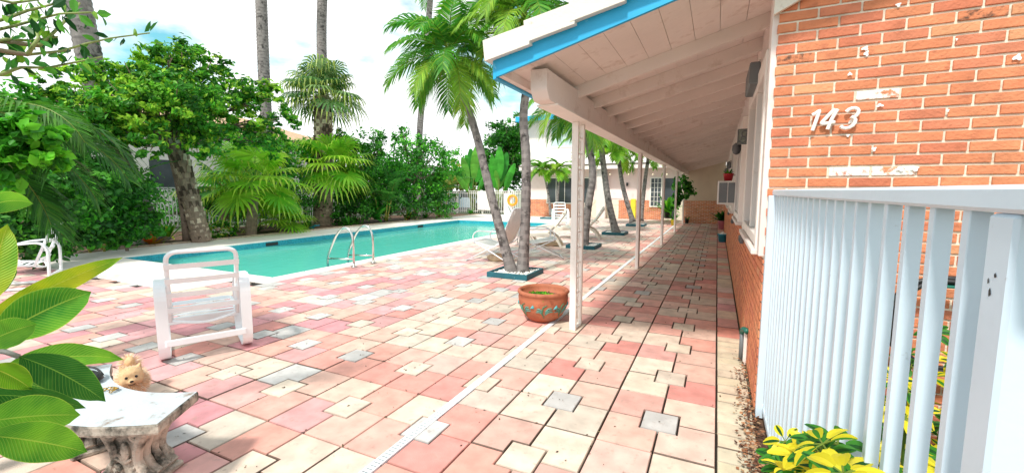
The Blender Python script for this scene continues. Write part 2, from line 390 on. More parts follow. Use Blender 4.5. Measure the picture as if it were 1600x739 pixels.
def slab(pts, z, c):      # pts: ccw outline; chamfered edge
    cx = sum(p[0] for p in pts)/len(pts); cy = sum(p[1] for p in pts)/len(pts); n = len(pts)
    inner = []; dc = mixc(c, (.10, .065, .045), rg.choice((.15, .35, .6, .9)))
    for i in range(n):
        a, q, d = Vector(pts[i-1]), Vector(pts[i]), Vector(pts[(i+1) % n])
        e1 = (q-a).normalized(); e2 = (d-q).normalized()
        n1 = Vector((-e1.y, e1.x)); n2 = Vector((-e2.y, e2.x)); inner.append(q+(n1+n2)*b)
    t = [m.V((p.x, p.y, z)) for p in inner]; lo = [m.V((p[0], p[1], z-.006)) for p in pts]; bo = [m.V((p[0], p[1], -.021)) for p in pts]
    m.F(t, c)
    for k in range(n):
        m.F([lo[k], lo[(k+1) % n], t[(k+1) % n], t[k]], dc); m.F([bo[k], bo[(k+1) % n], lo[(k+1) % n], lo[k]], dc)
hs = .113                                 # half of the small square
for i in range(-1, 21):                     # cells (two slabs wide)
    for j in range(-3, 30):
        cx = X00 - PXP*(2*i+1); cy = Y00 + PYP*(2*j+1)
        if not in_pav(cx, cy): 
            full = False
        sx = hs*1.0; sy = hs*1.08
        for ax in (-1, 1):
            for ay in (-1, 1):
                mx_, my_ = cx+ax*PXP/2, cy+ay*PYP/2
                if not in_pav(mx_, my_): continue
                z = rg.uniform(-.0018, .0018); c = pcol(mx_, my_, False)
                ox, oy = cx+ax*(PXP-g), cy+ay*(PYP-g); ix, iy = cx+ax*g, cy+ay*g
                ox = min(ox, X00-g)
                pts = [(ix, cy+ay*(sy+g)), (cx+ax*(sx+g), cy+ay*(sy+g)), (cx+ax*(sx+g), iy), (ox, iy), (ox, oy), (ix, oy)]
                if ax*ay < 0: pts = pts[::-1]
                slab(pts, z, c)
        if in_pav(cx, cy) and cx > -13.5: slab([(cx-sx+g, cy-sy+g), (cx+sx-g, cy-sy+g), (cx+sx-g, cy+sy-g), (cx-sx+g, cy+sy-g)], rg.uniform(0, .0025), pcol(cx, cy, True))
# edging column beside the wall
y = 0.4
while y < 22:
    near = y < 4.8
    h_ = .155 if near else .37
    c = tuple(q*rg.uniform(.9, 1.02) for q in (rg.choice(creams) if near else rg.choice(creams+pinks)))
    if near: c = mixc(c, S('cfc2a6'), .6)
    slab([(X00+.006, y), (.284, y), (.284, y+h_-.01), (X00+.006, y+h_-.01)], rg.uniform(-.002, .002), c); y += h_
struct(m.build('paving', M_slab))
# slot drain
m = MB(); dx = -1.655
m.m = 0
for k in range(34):
    y0 = -.2 + k*.6
    m.box(dx-.03, dx-.024, y0, y0+.592, -.02, .0075); m.box(dx+.024, dx+.03, y0, y0+.592, -.02, .0075)
    for q in range(20):
        yy = y0 + q*.03; m.box(dx-.024, dx+.024, yy, yy+(.020), -.02, .0070)
    m.m = 1; m.box(dx-.024, dx+.024, y0, y0+.592, -.02, .0035); m.m = 0
o = m.build('drain_channel', [M_drain, M_grey]); tag(o, 'long white slotted drain channel set in the pavers beside the porch posts', 'drain')
#@@HOUSE
WX = .30; FY = 3.30
BL, BH = .2125, .0645
def brick_c(rg):
    r = rg.random()
    if r < .74: c = mixc(S('d98c64'), S('d5825c'), rg.random())
    elif r < .95: c = mixc(S('c87456'), S('d28262'), rg.random())
    elif r < .965: c = S('b9705a')
    else: c = S('dc9a70')
    k = rg.uniform(.93, 1.05); return tuple(q*k for q in c)
def brick_panel(mb, x0, x1, z0, z1, axis, plane, out, rg, holes=(), specials=None):
    """bricks as real blocks proud of the mortar. axis 'x': panel runs in X at y=plane, 'y': runs in Y at x=plane; out = sign of outward normal"""
    r = 0; z = z0; m0 = mb.m
    while z < z1-.01:
        off = (BL/2 if r % 2 else 0) + .0
        s0 = x0 - off
        zt = min(z+BH-.0135, z1)
        while s0 < x1:
            a, b_ = max(s0+.0062, x0), min(s0+BL-.0062, x1)
            if b_-a > .02 and not any(h[0] < (a+b_)/2 < h[1] and h[2] < (z+zt)/2 < h[3] for h in holes):
                c = brick_c(rg); p = rg.uniform(.0025, .0045)
                if specials:
                    for (sx, sz, cc) in specials:
                        if a <= sx <= b_ and z <= sz <= zt+.01:
                            if cc[0] > .7: mb.m = 5
                            else: mb.m = 6
                if axis == 'x':
                    if out < 0: mb.box(a, b_, plane-p, plane+.02, z, zt, c=c, bev=.002); mb.m = m0
                    else: mb.box(a, b_, plane-.02, plane+p, z, zt, c=c, bev=.0035)
                else:
                    if out < 0: mb.box(plane-p, plane+.02, a, b_, z, zt, c=c, bev=.0035)
                    else: mb.box(plane-.02, plane+p, a, b_, z, zt, c=c, bev=.0035)
            s0 += BL
        z += BH; r += 1
house = thing('porch_house', 'long low house with orange brick front and white tiled porch roof', 'house', (WX, FY, 0))
# mortar cores and stuccoed upper wall
m = MB()
m.m = 0
m.box(WX+.006, 5.0, FY+.006, FY+.25, 0, 3.35)                       # front face wall core
m.box(WX+.006, WX+.25, FY+.25, 22.0, 0, 1.06)                        # lower core along the walk
m.m = 1
wins = [(3.62, 5.35), (6.6, 8.1), (9.9, 11.2), (12.6, 14.0), (15.2, 16.6), (17.8, 19.2)]
ycur = FY+.25
for a, b_ in wins:
    m.box(WX+.02, WX+.25, ycur, a, 1.06, 3.1); m.box(WX+.02, WX+.25, a, b_, 1.06, 1.16); m.box(WX+.02, WX+.25, a, b_, 2.42, 3.1); ycur = b_
m.box(WX+.02, WX+.25, ycur, 22.0, 1.06, 3.1)
m.m = 2
brg = random.Random(3)
wht = S('f2efe8'); dk = S('6e5548')
spec = [(.30, 2.20, wht), (.72, 1.655, wht), (.86, 2.07, S('e6cfc0')), (1.02, 1.655, S('e8c8b0')), (1.25, 2.46, dk), (.42, 2.33, S('8a5a46')), (.95, 2.65, dk), (.30, 1.98, S('a56a52')), (1.62, 1.5, wht), (1.9, 2.2, dk), (1.8, 1.9, wht)]
brick_panel(m, WX, 5.0, 0, 3.35, 'x', FY, -1, brg, specials=spec)
brick_panel(m, FY+.004, 22.0, 0, 1.055, 'y', WX, -1, brg)
M_brickw = pm('painted_over_brick', attr=True, rough=.85, var=.1, scale=16, bump=.7, bscale=60, stain=S('f4f0e8'), sscale=14, slo=.42, shi=.50)
M_brickd = pm('burnt_brick', attr=True, rough=.9, var=.15, scale=16, bump=.7, bscale=60, stain=S('5a4438'), sscale=18, slo=.48, shi=.62)
m.build('wall', [M_mortar, M_pinkw, M_brick, M_mortar, M_mortar, M_brickw, M_brickd], house, world=True)
# splashes of white paint left on the bricks
m = MB(); prg = random.Random(5)
def splash(cx, cz, rx, rz, n=18):
    rx *= .75; ph = prg.random()*6
    pts = []
    for k in range(n):
        q = k*2*math.pi/n; rr = .75+.22*math.sin(3*q+ph)+.1*math.sin(5*q+ph*2)
        pts.append((cx+math.cos(q)*rx*rr, FY-.0125, cz+math.sin(q)*rz*rr))
    i = [m.V(p) for p in pts]; c_ = m.V((cx, FY-.0135, cz))
    for k in range(n): m.F([i[k], i[(k+1) % n], c_])
for px, py, rx, rz in ((1330, 190, .02, .022), (1352, 76, .028, .016), (1354, 84, .02, .02), (1366, 233, .018, .016), (1407, 264, .03, .018), (1430, 264, .03, .017), (1325, 212, .016, .01), (1328, 116, .02, .012), (1404, 8, .02, .014), (1590, 90, .03, .02), (1481, 173, .012, .01), (1495, 62, .008, .008), (1375, 165, .03, .012)):
    p = AY(px, py, FY-.013); m = MB(); splash(p.x, p.z, rx, rz); m.build('paint_splash', pm('old_white_paint', S('f6f3ee'), .7, .08, 20), house, world=True)
# number 143
num = thing('house_number', 'slanted white script house number 143 on the brick wall', 'house number', AY(1300, 190, FY))
def digit(cx, cz, strokes, sc_=1.0):
    mm = MB()
    for st in strokes:
        pts = [Vector((cx+(x+.22*z)*sc_, FY-.028, cz+z*sc_)) for x, z in st]
        rs = [.0105*sc_]*len(pts)
        mm.tube(rnd(pts, .008, 2) if len(pts) < 6 else pts, .0105*sc_, n=10)
    mm.build('digit', M_white, num, world=True)
def arc(cx, cz, rx, rz, a0, a1, n=8): return [(cx+rx*math.cos(R(a0+(a1-a0)*i/n)), cz+rz*math.sin(R(a0+(a1-a0)*i/n))) for i in range(n+1)]
p1, p4, p3 = AY(1270, 190, FY), AY(1294, 188, FY), AY(1325, 186, FY)
digit(p1.x, p1.z, [[(-.018, .035), (0, .045), (.014, .062), (.010, -.06)]])
digit(p4.x, p4.z, [[(.012, .06), (-.008, .03), (-.034, -.018), (-.030, -.026), (.034, -.018)], [(.026, .058), (.012, .0), (.008, -.06)]])
digit(p3.x+.004, p3.z, [arc(0, .028, .032, .030, 160, -60) + arc(-.004, -.026, .036, .034, 80, -150)[0:]], 1.0)
# window frames, glass, sills on the walk side
for k, (a, b_) in enumerate(wins):
    m = MB()
    for (y0, y1, z0, z1) in ((a-.06, a+.05, 1.1, 2.5), (b_-.05, b_+.06, 1.1, 2.5), (a+.05, b_-.05, 2.38, 2.5), (a+.05, b_-.05, 1.12, 1.2)):
        m.box(WX-.035, WX+.1, y0, y1, z0, z1, bev=.006)
    ym = (a+b_)/2; m.box(WX-.02, WX+.09, ym-.035, ym+.035, 1.2, 2.38, bev=.004)
    fr = m.build('window_frame', M_white, house, world=True)
    m = MB(); m.box(WX+.03, WX+.04, a+.05, b_-.05, 1.2, 2.38); m.build('pane', M_glass, house, world=True)
    m = MB(); m.box(WX-.06, WX+.02, a-.08, b_+.08, 1.06, 1.10, bev=.006); m.build('window_sill', M_pinkw, house, world=True)
m = MB(); m.box(WX-.03, WX+.018, FY+.02, FY+.16, 1.08, 2.9, bev=.004); m.build('corner_trim', M_pinkw, house, world=True)
for yv in (5.6, 8.9, 12.0):
    m = MB(); m.box(WX-.045, WX-.012, yv-.16, yv+.16, .93, 1.0, bev=.004)
    for q in range(4): m.box(WX-.05, WX-.045, yv-.15, yv+.15, .94+q*.014, .946+q*.014)
    m.build('wall_vent', M_grey, house, world=True)
# roof: slab, tiles, fascia, rafters, beam, posts
XE, YR = -1.56, 3.0
SL = .26
def zr(x): return 2.46 + SL*(x-XE)                # underside of the deck
m = MB()
def sbox(mb, x0, x1, y0, y1, d0, d1, c=None):
    i = [mb.V(p) for p in ((x0,y0,zr(x0)+d0),(x1,y0,zr(x1)+d0),(x1,y1,zr(x1)+d0),(x0,y1,zr(x0)+d0),(x0,y0,zr(x0)+d1),(x1,y0,zr(x1)+d1),(x1,y1,zr(x1)+d1),(x0,y1,zr(x0)+d1))]
    for q in ((0,3,2,1),(4,5,6,7),(0,1,5,4),(1,2,6,5),(2,3,7,6),(3,0,4,7)): mb.F([i[k] for k in q], c)
x = XE
while x < 4.2:
    sbox(m, x+.0015, min(x+.19, 4.2)-.0015, YR+.03, 24.2, 0, .025); x += .19
sbox(m, XE, 4.2, YR+.03, 24.2, .026, .05)
roof = m.build('roof', M_pinkw, house, world=True)
def rpart(mm, name, mat_): 
    o = mm.build(name, mat_, roof); me = o.data
    for v_ in me.vertices: v_.co -= Vector(house.location)
    return o
m = MB(); sbox(m, XE-.005, 4.2, YR, YR+.028, -.075, .06); sbox(m, XE-.03, XE-.004, YR, 24.2, -.085, .055); rpart(m, 'fascia', M_blue)
m = MB(); sbox(m, XE+.0, XE+.035, YR+.03, 24.2, -.07, -.002); rpart(m, 'eave_board', M_pinkw)
trg = random.Random(11)
m = MB()
x = XE-.07; k = 0
while x < 4.2:                                           # rake tiles: thick caps stepping up the slope
    x1 = x+.335; c0 = trg.uniform(-.006, .006)
    i0 = [(x, YR-.06+c0, zr(x)+.052), (x1+.03, YR-.06+c0, zr(x1)+.035), (x1+.03, YR+.22, zr(x1)+.06), (x, YR+.22, zr(x)+.06), (x-.012, YR-.065+c0, zr(x)+.20), (x1+.03, YR-.065+c0, zr(x1)+.175), (x1+.03, YR+.22, zr(x1)+.175), (x-.012, YR+.22, zr(x)+.20)]
    i = [m.V(p) for p in i0]
    for q in ((0,3,2,1),(4,5,6,7),(0,1,5,4),(1,2,6,5),(2,3,7,6),(3,0,4,7)): m.F([i[w_] for w_ in q])
    yy = YR+.23
    while yy < 24:                                        # field tiles
        z0 = trg.uniform(-.004, .004)
        i = [m.V(p) for p in ((x, yy, zr(x)+.07+z0), (x1+.02, yy, zr(x1)+.055), (x1+.02, yy+.295, zr(x1)+.055), (x, yy+.295, zr(x)+.07+z0), (x-.01, yy, zr(x)+.115+z0), (x1+.02, yy, zr(x1)+.09), (x1+.02, yy+.295, zr(x1)+.09), (x-.01, yy+.295, zr(x)+.115+z0))]
        for q in ((4,5,6,7),(0,1,5,4),(2,3,7,6),(3,0,4,7)): m.F([i[w_] for w_ in q])
        yy += .3
    x = x1
rpart(m, 'roof_tiles', M_roof)
yy = 4.17
while yy < 22:
    m = MB(); sbox(m, -1.42, WX+.05, yy-.026, yy+.026, -.115, -.001); rpart(m, 'rafter', M_pinkw); yy += .61
m = MB()
zb = 2.487
prof = rnd([(0, -1.385, 0)]*0+[(-.0, 3.30, zb), (0, 3.30, zb-.16), (0, 3.37, zb-.235), (0, 22., zb-.235), (0, 22, zb)], .03, 3)
n_ = len(prof); a = [m.V((-1.405, p.y, p.z)) for p in prof]; b_ = [m.V((-1.265, p.y, p.z)) for p in prof]
m.F(a); m.F(b_[::-1])
for k in range(n_): m.F([a[k], b_[k], b_[(k+1) % n_], a[(k+1) % n_]])
m.build('beam', M_pinkw, house, world=True)
m = MB(); m.box(-1.43, -1.24, 3.5, 22, zb-.25, zb-.236); m.build('beam_trim', M_white, house, world=True)
# gable trim over the brick corner
m = MB()
pts = [AY(1196, 27, FY-.03), AY(1243, 0, FY-.03)]; s_ = (pts[1].z-pts[0].z)/(pts[1].x-pts[0].x)
zz0 = pts[0].z; x0 = WX-.03; x1 = 2.2
i = [m.V(p) for p in ((x0, FY-.05, zz0), (x1, FY-.05, zz0+s_*(x1-x0)), (x1, FY-.02, zz0+s_*(x1-x0)), (x0, FY-.02, zz0), (x0, FY-.05, zz0+.4), (x1, FY-.05, zz0+s_*(x1-x0)+.4), (x1, FY-.02, zz0+s_*(x1-x0)+.4), (x0, FY-.02, zz0+.4))]
for q in ((0,3,2,1),(4,5,6,7),(0,1,5,4),(1,2,6,5),(2,3,7,6),(3,0,4,7)): m.F([i[w_] for w_ in q])
m.build('gable_board', M_roof, house, world=True)
# lattice posts
def post(yc, wide):
    zt = zb-.25
    m = MB()
    if wide:
        m.box(-1.405, -1.335, yc-.14, yc-.10, 0, zt, bev=.005); m.box(-1.395, -1.34, yc+.10, yc+.14, 0, zt, bev=.005)
        m.box(-1.39, -1.34, yc-.12, yc+.12, 0, .012)
        po = m.build('porch_post', M_white, house, world=True)
        m = MB()
        for sx in (-.045, .045):
            m.tube([(-1.365, yc+sx, .04), (-1.365, yc+sx, zt-.02)], .006, 6)
        z = .08
        while z < zt-.1:
            for sg in (-1, 1):
                pts = [(-1.365, yc+sg*.055, z), (-1.365, yc+sg*.02, z+.02), (-1.365, yc+sg*.008, z+.07), (-1.365, yc+sg*.03, z+.1), (-1.365, yc+sg*.045, z+.12)]
                m.tube(rnd(pts, .02, 2), .0055, 6)
            m.box(-1.37, -1.36, yc-.10, yc+.10, z+.135, z+.145); m.ball((-1.365, yc, z+.14), .012, 8, 6); z += .17
        o = m.build('scrollwork', M_white, po)
        for v_ in o.data.vertices: v_.co -= Vector(house.location)
    else:
        m.box(-1.395, -1.335, yc-.085, yc-.035, 0, zt, bev=.005); m.box(-1.395, -1.335, yc+.035, yc+.085, 0, zt, bev=.005); m.box(-1.37, -1.36, yc-.036, yc+.036, .02, zt)
        for q in range(11): m.ball((-1.372, yc+.015, .1+q*.2), .014, 6, 5)
        m.build('porch_post', M_pinkw, house, world=True)
post(4.55, True)
for yc in (8.6, 12.72, 16.85, 20.9): post(yc, False)
#@@FAR
# far wing closing the walkway and the courtyard
FB = 24.0
wing = thing('courtyard_building', 'white two storey building with brick base and blue eaves across the pool', 'house', (-6, FB, 0))
m = MB()
m.m = 0
m.box(-10.2, -1.3, FB, FB+.3, 1.02, 2.95); m.m = 3; m.box(-10.2, -1.3, FB+.006, FB+.3, 0, 1.02)
m.box(-1.45, .3, 22.2, 22.4, 0, 1.06); m.m = 4; m.box(-1.45, .3, 22.16, 22.4, 1.06, 3.2)
m.m = 3; m.box(-10.2, -9.9, FB+.3, 31, 0, 1.02); m.m = 0; m.box(-10.21, -9.9, FB+.3, 31, 1.02, 2.95)
m.m = 1; m.box(-11.54, 1.0, FB+2.6, FB+9, 2.9, 6.22)
m.m = 2
brg = random.Random(8)
for a, b2 in ((-9.98, -4.95), (-4.35, -3.0)):
    m.m = 2; brick_panel(m, -10.2 if a < -9 else -4.9, -6.9 if a < -9 else -2.6, 0, 1.02, 'x', FB, -1, brg, holes=((-8.6, -7.4, .78, 1.1),))
m.m = 2; brick_panel(m, -1.45, .3, 0, 1.06, 'x', 22.2, -1, brg)
m.build('wall', [M_stuccop, M_stucco, M_brick, M_mortar, M_beige], wing, world=True)
def wroof(name, mat_, faces):
    mm = MB()
    for f_ in faces: mm.poly(f_)
    return mm.build(name, mat_, wing, world=True)
m = MB()
def slabroof(m, x0, x1, y0, z0, y1, z1, t=.09):
    i = [m.V(p) for p in ((x0,y0,z0),(x1,y0,z0),(x1,y1,z1),(x0,y1,z1),(x0,y0,z0+t),(x1,y0,z0+t),(x1,y1,z1+t),(x0,y1,z1+t))]
    for q in ((0,3,2,1),(4,5,6,7),(0,1,5,4),(1,2,6,5),(2,3,7,6),(3,0,4,7)): m.F([i[w_] for w_ in q])
slabroof(m, -10.6, -1.0, FB-.75, 2.90, FB+2.7, 3.75)
slabroof(m, -12.04, 1.6, FB+1.9, 6.22, FB+6, 7.2)
m.build('roof', M_stucco, wing, world=True)
m = MB(); m.box(-12.04, 1.6, FB+1.86, FB+1.895, 5.98, 6.30); m.box(-12.04, -12.04-.03, FB+1.86, FB+6, 5.98, 6.30); m.build('fascia', M_blue, wing, world=True)
m = MB(); m.box(-10.62, -1.0, FB-.83, FB-.752, 2.935, 2.985); m.build('eave_shadow_strip', pm('eave_shadow_brown', S('5a4a40'), .6), wing, world=True)  # dark strip stands in for the shadow line under the roof edge
m = MB(); m.box(-10.6, -1.0, FB-.79, FB-.755, 2.70, 2.93); m.build('eave_board', M_pinkw, wing, world=True)
def win(x0, x1, z0, z1, mull, y=FB, rows=0):
    m = MB()
    for a, b2, c_, d_ in ((x0-.06, x0, z0-.06, z1+.06), (x1, x1+.06, z0-.06, z1+.06), (x0, x1, z0-.06, z0), (x0, x1, z1, z1+.06)): m.box(a, b2, y-.05, y-.002, c_, d_)
    for q in range(1, mull): xx = lerp(x0, x1, q/mull); m.box(xx-.012, xx+.012, y-.045, y-.004, z0, z1)
    for q in range(1, rows): zz = lerp(z0, z1, q/rows); m.box(x0, x1, y-.042, y-.005, zz-.008, zz+.008)
    fr = m.build('window', M_white, wing, world=True)
    m = MB(); m.box(x0, x1, y-.02, y-.003, z0, z1); o = m.build('pane', M_glass, fr)
    for v_ in o.data.vertices: v_.co -= Vector(wing.location)
p, q = AY(856, 279, FB), AY(896, 317, FB); win(p.x, q.x, q.z, p.z, 3)
p, q = AY(905, 279, FB), AY(924, 317, FB); win(p.x, q.x, q.z, p.z, 1)
p, q = AY(1018, 279, FB), AY(1032, 322, FB); win(p.x, q.x, q.z, p.z, 3, rows=6)
p, q = AY(862, 196, FB+2.6), AY(902, 228, FB+2.6); M_glass2, M_glass = M_glass, pm('glass_with_reflection', S('b9cfcb'), .2, .1); win(p.x, q.x, q.z, p.z, 2, y=FB+2.6, rows=2); M_glass = M_glass2  # upper window: reflection put into the paler pane colour
p, q = AY(1039, 279, FB), AY(1057, 325, FB)
m = MB(); m.box(p.x, q.x, FB-.03, FB-.002, .12, p.z); m.build('screen_door', M_glass, wing, world=True)
p, q = AY(936, 278, FB), AY(948, 340, FB)
m = MB(); m.box(p.x, q.x, FB-.5, FB-.2, 0, 2.8, bev=.01)
for k in range(40): m.box(p.x-.005, q.x+.005, FB-.506, FB-.49, .05+k*.068, .052+k*.068+.05)
m.build('column', M_stucco, wing, world=True)
p, q = AY(952, 296, FB), AY(972, 310, FB)
m = MB(); m.box(p.x, q.x, FB-.03, FB-.004, q.z, p.z, bev=.004); o = m.build('notice_board', M_white); tag(o, 'white notice board on the pink wall beyond the pool', 'notice board')
p, q = AY(986, 311, FB), AY(993, 340, FB)
m = MB(); m.box(p.x, q.x, FB-.07, FB-.02, .02, p.z, bev=.006); o = m.build('surfboard_panel', M_yel); o.name = 'painted_board'; tag(o, 'narrow yellow board leaning on the far brick base', 'board')
for k, px in enumerate((893, 953, 982, 1020, 1042)):
    p = AY(px, 273, FB-.8); m = MB(); m.ball(p, .045, 8, 6); m.box(p.x-.012, p.x+.012, p.y-.0, p.y+.02, p.z+.03, p.z+.06)
    o = m.build('eave_bulb', pm('bulb_glass', S('f4e6c8'), .2, .02)); tag(o, 'small round cream bulb under the far eave', 'bulb', 'bulbs along the far eave')
p = AY(980, 288, FB-.08); t = thing('wall_lantern', 'small black lantern on pink wall beside the leaning palm trunk', 'lamp', p)
m = MB(); m.box(-.05, .05, -.05, .05, -.1, .08, bev=.01); m.build('shade', M_black, t); m = MB(); m.box(-.02, .02, .05, .075, .0, .05); m.build('bracket', M_black, t)
# neighbour's house glimpsed behind the left trees
nb = thing('neighbour_house', 'pale house with tan tiled roof behind the left trees', 'house', (-27, 12, 0))
m = MB(); m.box(-33, -24, 6, 22, 0, 4.6); m.build('wall', M_stucco, nb, world=True)
m = MB()
for a in (((-23.4, 5.4, 4.5), (-23.4, 22.6, 4.5), (-28.5, 17, 6.5), (-28.5, 11, 6.5)), ((-33.6, 22.6, 4.5), (-33.6, 5.4, 4.5), (-28.5, 11, 6.5), (-28.5, 17, 6.5)), ((-33.6, 5.4, 4.5), (-23.4, 5.4, 4.5), (-28.5, 11, 6.5)), ((-23.4, 22.6, 4.5), (-33.6, 22.6, 4.5), (-28.5, 17, 6.5)), ((-23.4, 5.4, 4.49), (-33.6, 5.4, 4.49), (-33.6, 22.6, 4.49), (-23.4, 22.6, 4.49))): m.poly(a)
m.build('roof', pm('tan_tile', S('c0a080'), .8, .2, 8), nb, world=True)
for y0 in (7.5, 11, 15, 19): m = MB(); m.box(-24.03, -23.99, y0, y0+1.4, 1.6, 3.0); m.build('window', M_glass, nb, world=True)
# picket fences
def fence_line(name, label, a, b2, h, sp, pw, mat_, rail=(.12, .9), posts=2.0):
    a, b2 = Vector(a), Vector(b2); d = (b2-a); L = d.length; d.normalize(); ang = math.atan2(d.y, d.x)
    t = thing(name, label, 'fence', a, ang)
    m = MB(); x = 0
    while x < L: m.box(x, x+pw, -pw*.4, pw*.4, .06, h-.04); x += sp
    m.build('pickets', mat_, t)
    for rz in rail: m = MB(); m.box(0, L, -.018, .018, h*rz-.02, h*rz+.02); m.build('rail', mat_, t)
    m = MB(); m.box(0, L, -.025, .025, h-.04, h, bev=.004); m.build('rail', mat_, t)
    x = 0
    while x < L+.01: m = MB(); m.box(x-.035, x+.035, -.035, .035, 0, h+.04, bev=.004); m.build('post', mat_, t); x += posts
    return t
fence_line('picket_fence', 'tall grey-white metal picket fence behind the left planting', (-18.3, -1, 0), (-18.3, 25.1, 0), 1.65, .125, .028, pm('grey_white_metal', S('c6cdcb'), .5, .1), posts=2.6)
fence_line('picket_fence', 'white picket fence at the far end of the pool', (-18.2, 25.2, 0), (-10.3, 25.2, 0), 1.52, .15, .028, M_white, posts=2.0)
# board on the far fence
p, q = AY(746, 299, 25.1), AY(766, 331, 25.1)
m = MB(); m.box(p.x, q.x, 25.09, 25.12, .25, p.z, bev=.006); o = m.build('fence_board', M_white); tag(o, 'plain white board fixed to the far picket fence', 'board')
# life ring on a white stand
pc = AY(797, 313, 22.5); t = thing('life_ring_stand', 'white stand with an orange and white life ring at the pool end', 'life ring', (pc.x, 22.6, 0))
m = MB(); m.box(-.42, .12, -.06, .02, 0, 1.35, bev=.02); m.build('stand_panel', M_white, t)
m = MB(); m.tube([(.16+.27*math.cos(R(a)), -.12, pc.z+.27*math.sin(R(a))) for a in range(0, 361, 15)], .07, 10, caps=False); m.build('ring', M_orange, t, smooth=True)
# parked car beyond the fence
car = thing('parked_car', 'pale blue-grey car parked behind the white fence', 'car', AY(725, 330, 28.5)*1, R(4)); car.location.z = 0
m = MB()
sec = [(-2.2, .35, .72), (-2.15, .3, .95), (-1.5, .3, 1.0), (-.9, .3, 1.02), (1.1, .3, 1.02), (1.7, .3, .98), (2.15, .3, .8), (2.25, .4, .65)]
for (x0, z0, z1), (x1, z2, z3) in zip(sec, sec[1:]):
    w0 = .86; i = [m.V(p) for p in ((x0,-w0,z0),(x0,w0,z0),(x0,w0-.06,z1),(x0,-w0+.06,z1),(x1,-w0,z2),(x1,w0,z2),(x1,w0-.06,z3),(x1,-w0+.06,z3))]
    for q in ((0,1,5,4),(1,2,6,5),(2,3,7,6),(3,0,4,7)): m.F([i[k] for k in q])
m.F([0, 3, 2, 1]); n0 = len(m.v); m.F([n0-4, n0-3, n0-2, n0-1])
m.prism([(-1.35, 0), (-.8, .48), (.75, .48), (1.35, 0)], -.66, .66, Matrix(((1, 0, 0, 0), (0, 0, 1, 0), (0, 1, 0, 1.0), (0, 0, 0, 1))))
m.build('body', M_car, car)
m = MB(); m.prism([(-1.2, .04), (-.78, .42), (-.05, .42), (-.05, .04)], -.672, -.662, Matrix(((1, 0, 0, 0), (0, 0, 1, 0), (0, 1, 0, 1.0), (0, 0, 0, 1)))); m.prism([(.03, .04), (.03, .42), (.7, .42), (1.18, .04)], -.672, -.662, Matrix(((1, 0, 0, 0), (0, 0, 1, 0), (0, 1, 0, 1.0), (0, 0, 0, 1)))); m.build('window', M_carglass, car)
for x in (-1.4, 1.4):
    for s_ in (-.8, .8):
        m = MB(); m.tube([(x, s_-.1, .33), (x, s_+.1, .33)], .33, 18); wh = m.build('wheel', M_tyre, car); m = MB(); m.tube([(x, s_-.115, .33), (x, s_+.115, .33)], .2, 14); m.build('rim', M_steel, wh)
for s_ in (-.6, .6): m = MB(); m.box(2.15, 2.24, s_-.15, s_+.15, .62, .74, bev=.02); m.build('headlight', M_white, car)
#@@NEARFENCE
fc = thing('porch_railing', 'pale blue-white metal picket railing at the right edge in front of the brick', 'railing', (.33, .73, 0))
m = MB(); m.box(.325, .375, .62, 3.28, 1.492, 1.528, bev=.006); m.build('top_rail', M_fencew, fc, world=True)
m = MB(); m.box(.335, .362, .735, 3.28, .06, .10, bev=.003); m.build('bottom_rail', M_fencew, fc, world=True)
yy = .856
while yy < 3.18:
    m = MB(); m.box(.336, .362, yy, yy+.022, .10, 1.495, bev=.0015); m.build('picket', M_fencew, fc, world=True); yy += .113
m = MB(); m.box(.33, .39, .735, .795, 0, 1.491, bev=.005); m.build('post', M_fencew, fc, world=True)
m = MB(); m.box(.30, .345, 3.19, 3.25, 0, 1.491, bev=.005); m.build('post', M_fencew, fc, world=True)
m = MB(); m.box(.40, 2.2, .735, .785, 1.496, 1.53, bev=.005); m.build('top_rail', M_fencew, fc, world=True)
m = MB(); m.box(.40, 2.2, .745, .775, .06, .10, bev=.003); m.build('bottom_rail', M_fencew, fc, world=True)
for q, (yy, z0, w_, h_) in enumerate(((.770, 1.385, .003, .009), (.776, 1.40, .002, .006), (.762, 1.41, .003, .005))):
    m = MB(); m.poly([(.3293, yy-w_, z0), (.3293, yy+w_*.6, z0-h_*.4), (.3293, yy+w_, z0+h_*.5), (.3293, yy, z0+h_)]); m.build('paint_chip', M_dark, fc, world=True)
# black hose coil on the brick wall
pc = AY(1474, 520, 3.16); t = thing('garden_hose', 'coiled black garden hose hanging on brick behind the railing', 'hose', (pc.x, 3.2, 0))
m = MB(); hr = random.Random(2)
pts = []
for a in range(0, 360*5, 12): pts.append(((.235+.018*math.sin(a*.013)+hr.uniform(-.004, .004))*math.cos(R(a)), -.02-.013*((a//360) % 3)-.01*math.sin(R(a*2)), pc.z+.02+.26*math.sin(R(a))+.008*(a//360)))
m.tube(pts, .014, 8); m.build('coil', M_black, t, smooth=True)
m = MB(); zt = pc.z+.32; m.box(-.014, .014, .02, .07, zt-.05, zt+.12, bev=.005); m.box(-.03, .03, -.07, .06, zt-.06, zt-.045, bev=.004); m.build('hanger', M_green, t)
# hose tap at the wall base
p = G(1167, 562); t = thing('standpipe', 'grey pipe with a green hose elbow at the brick wall foot', 'pipe', (.27, 4.25, 0))
m = MB(); m.tube([(-.012, 0, 0), (-.012, 0, .27)], .02, 10); m.build('pipe', M_grey, t, smooth=True)
m = MB(); m.tube(bez((-.012, 0, .26), (-.012, -.01, .32), (.02, -.12, .31), 6), .024, 10); m.build('hose_elbow', M_green, t, smooth=True)
m = MB(); m.box(.0, .025, -.09, -.02, 0, .30, bev=.004); m.build('cover_strip', M_pinkw, t)
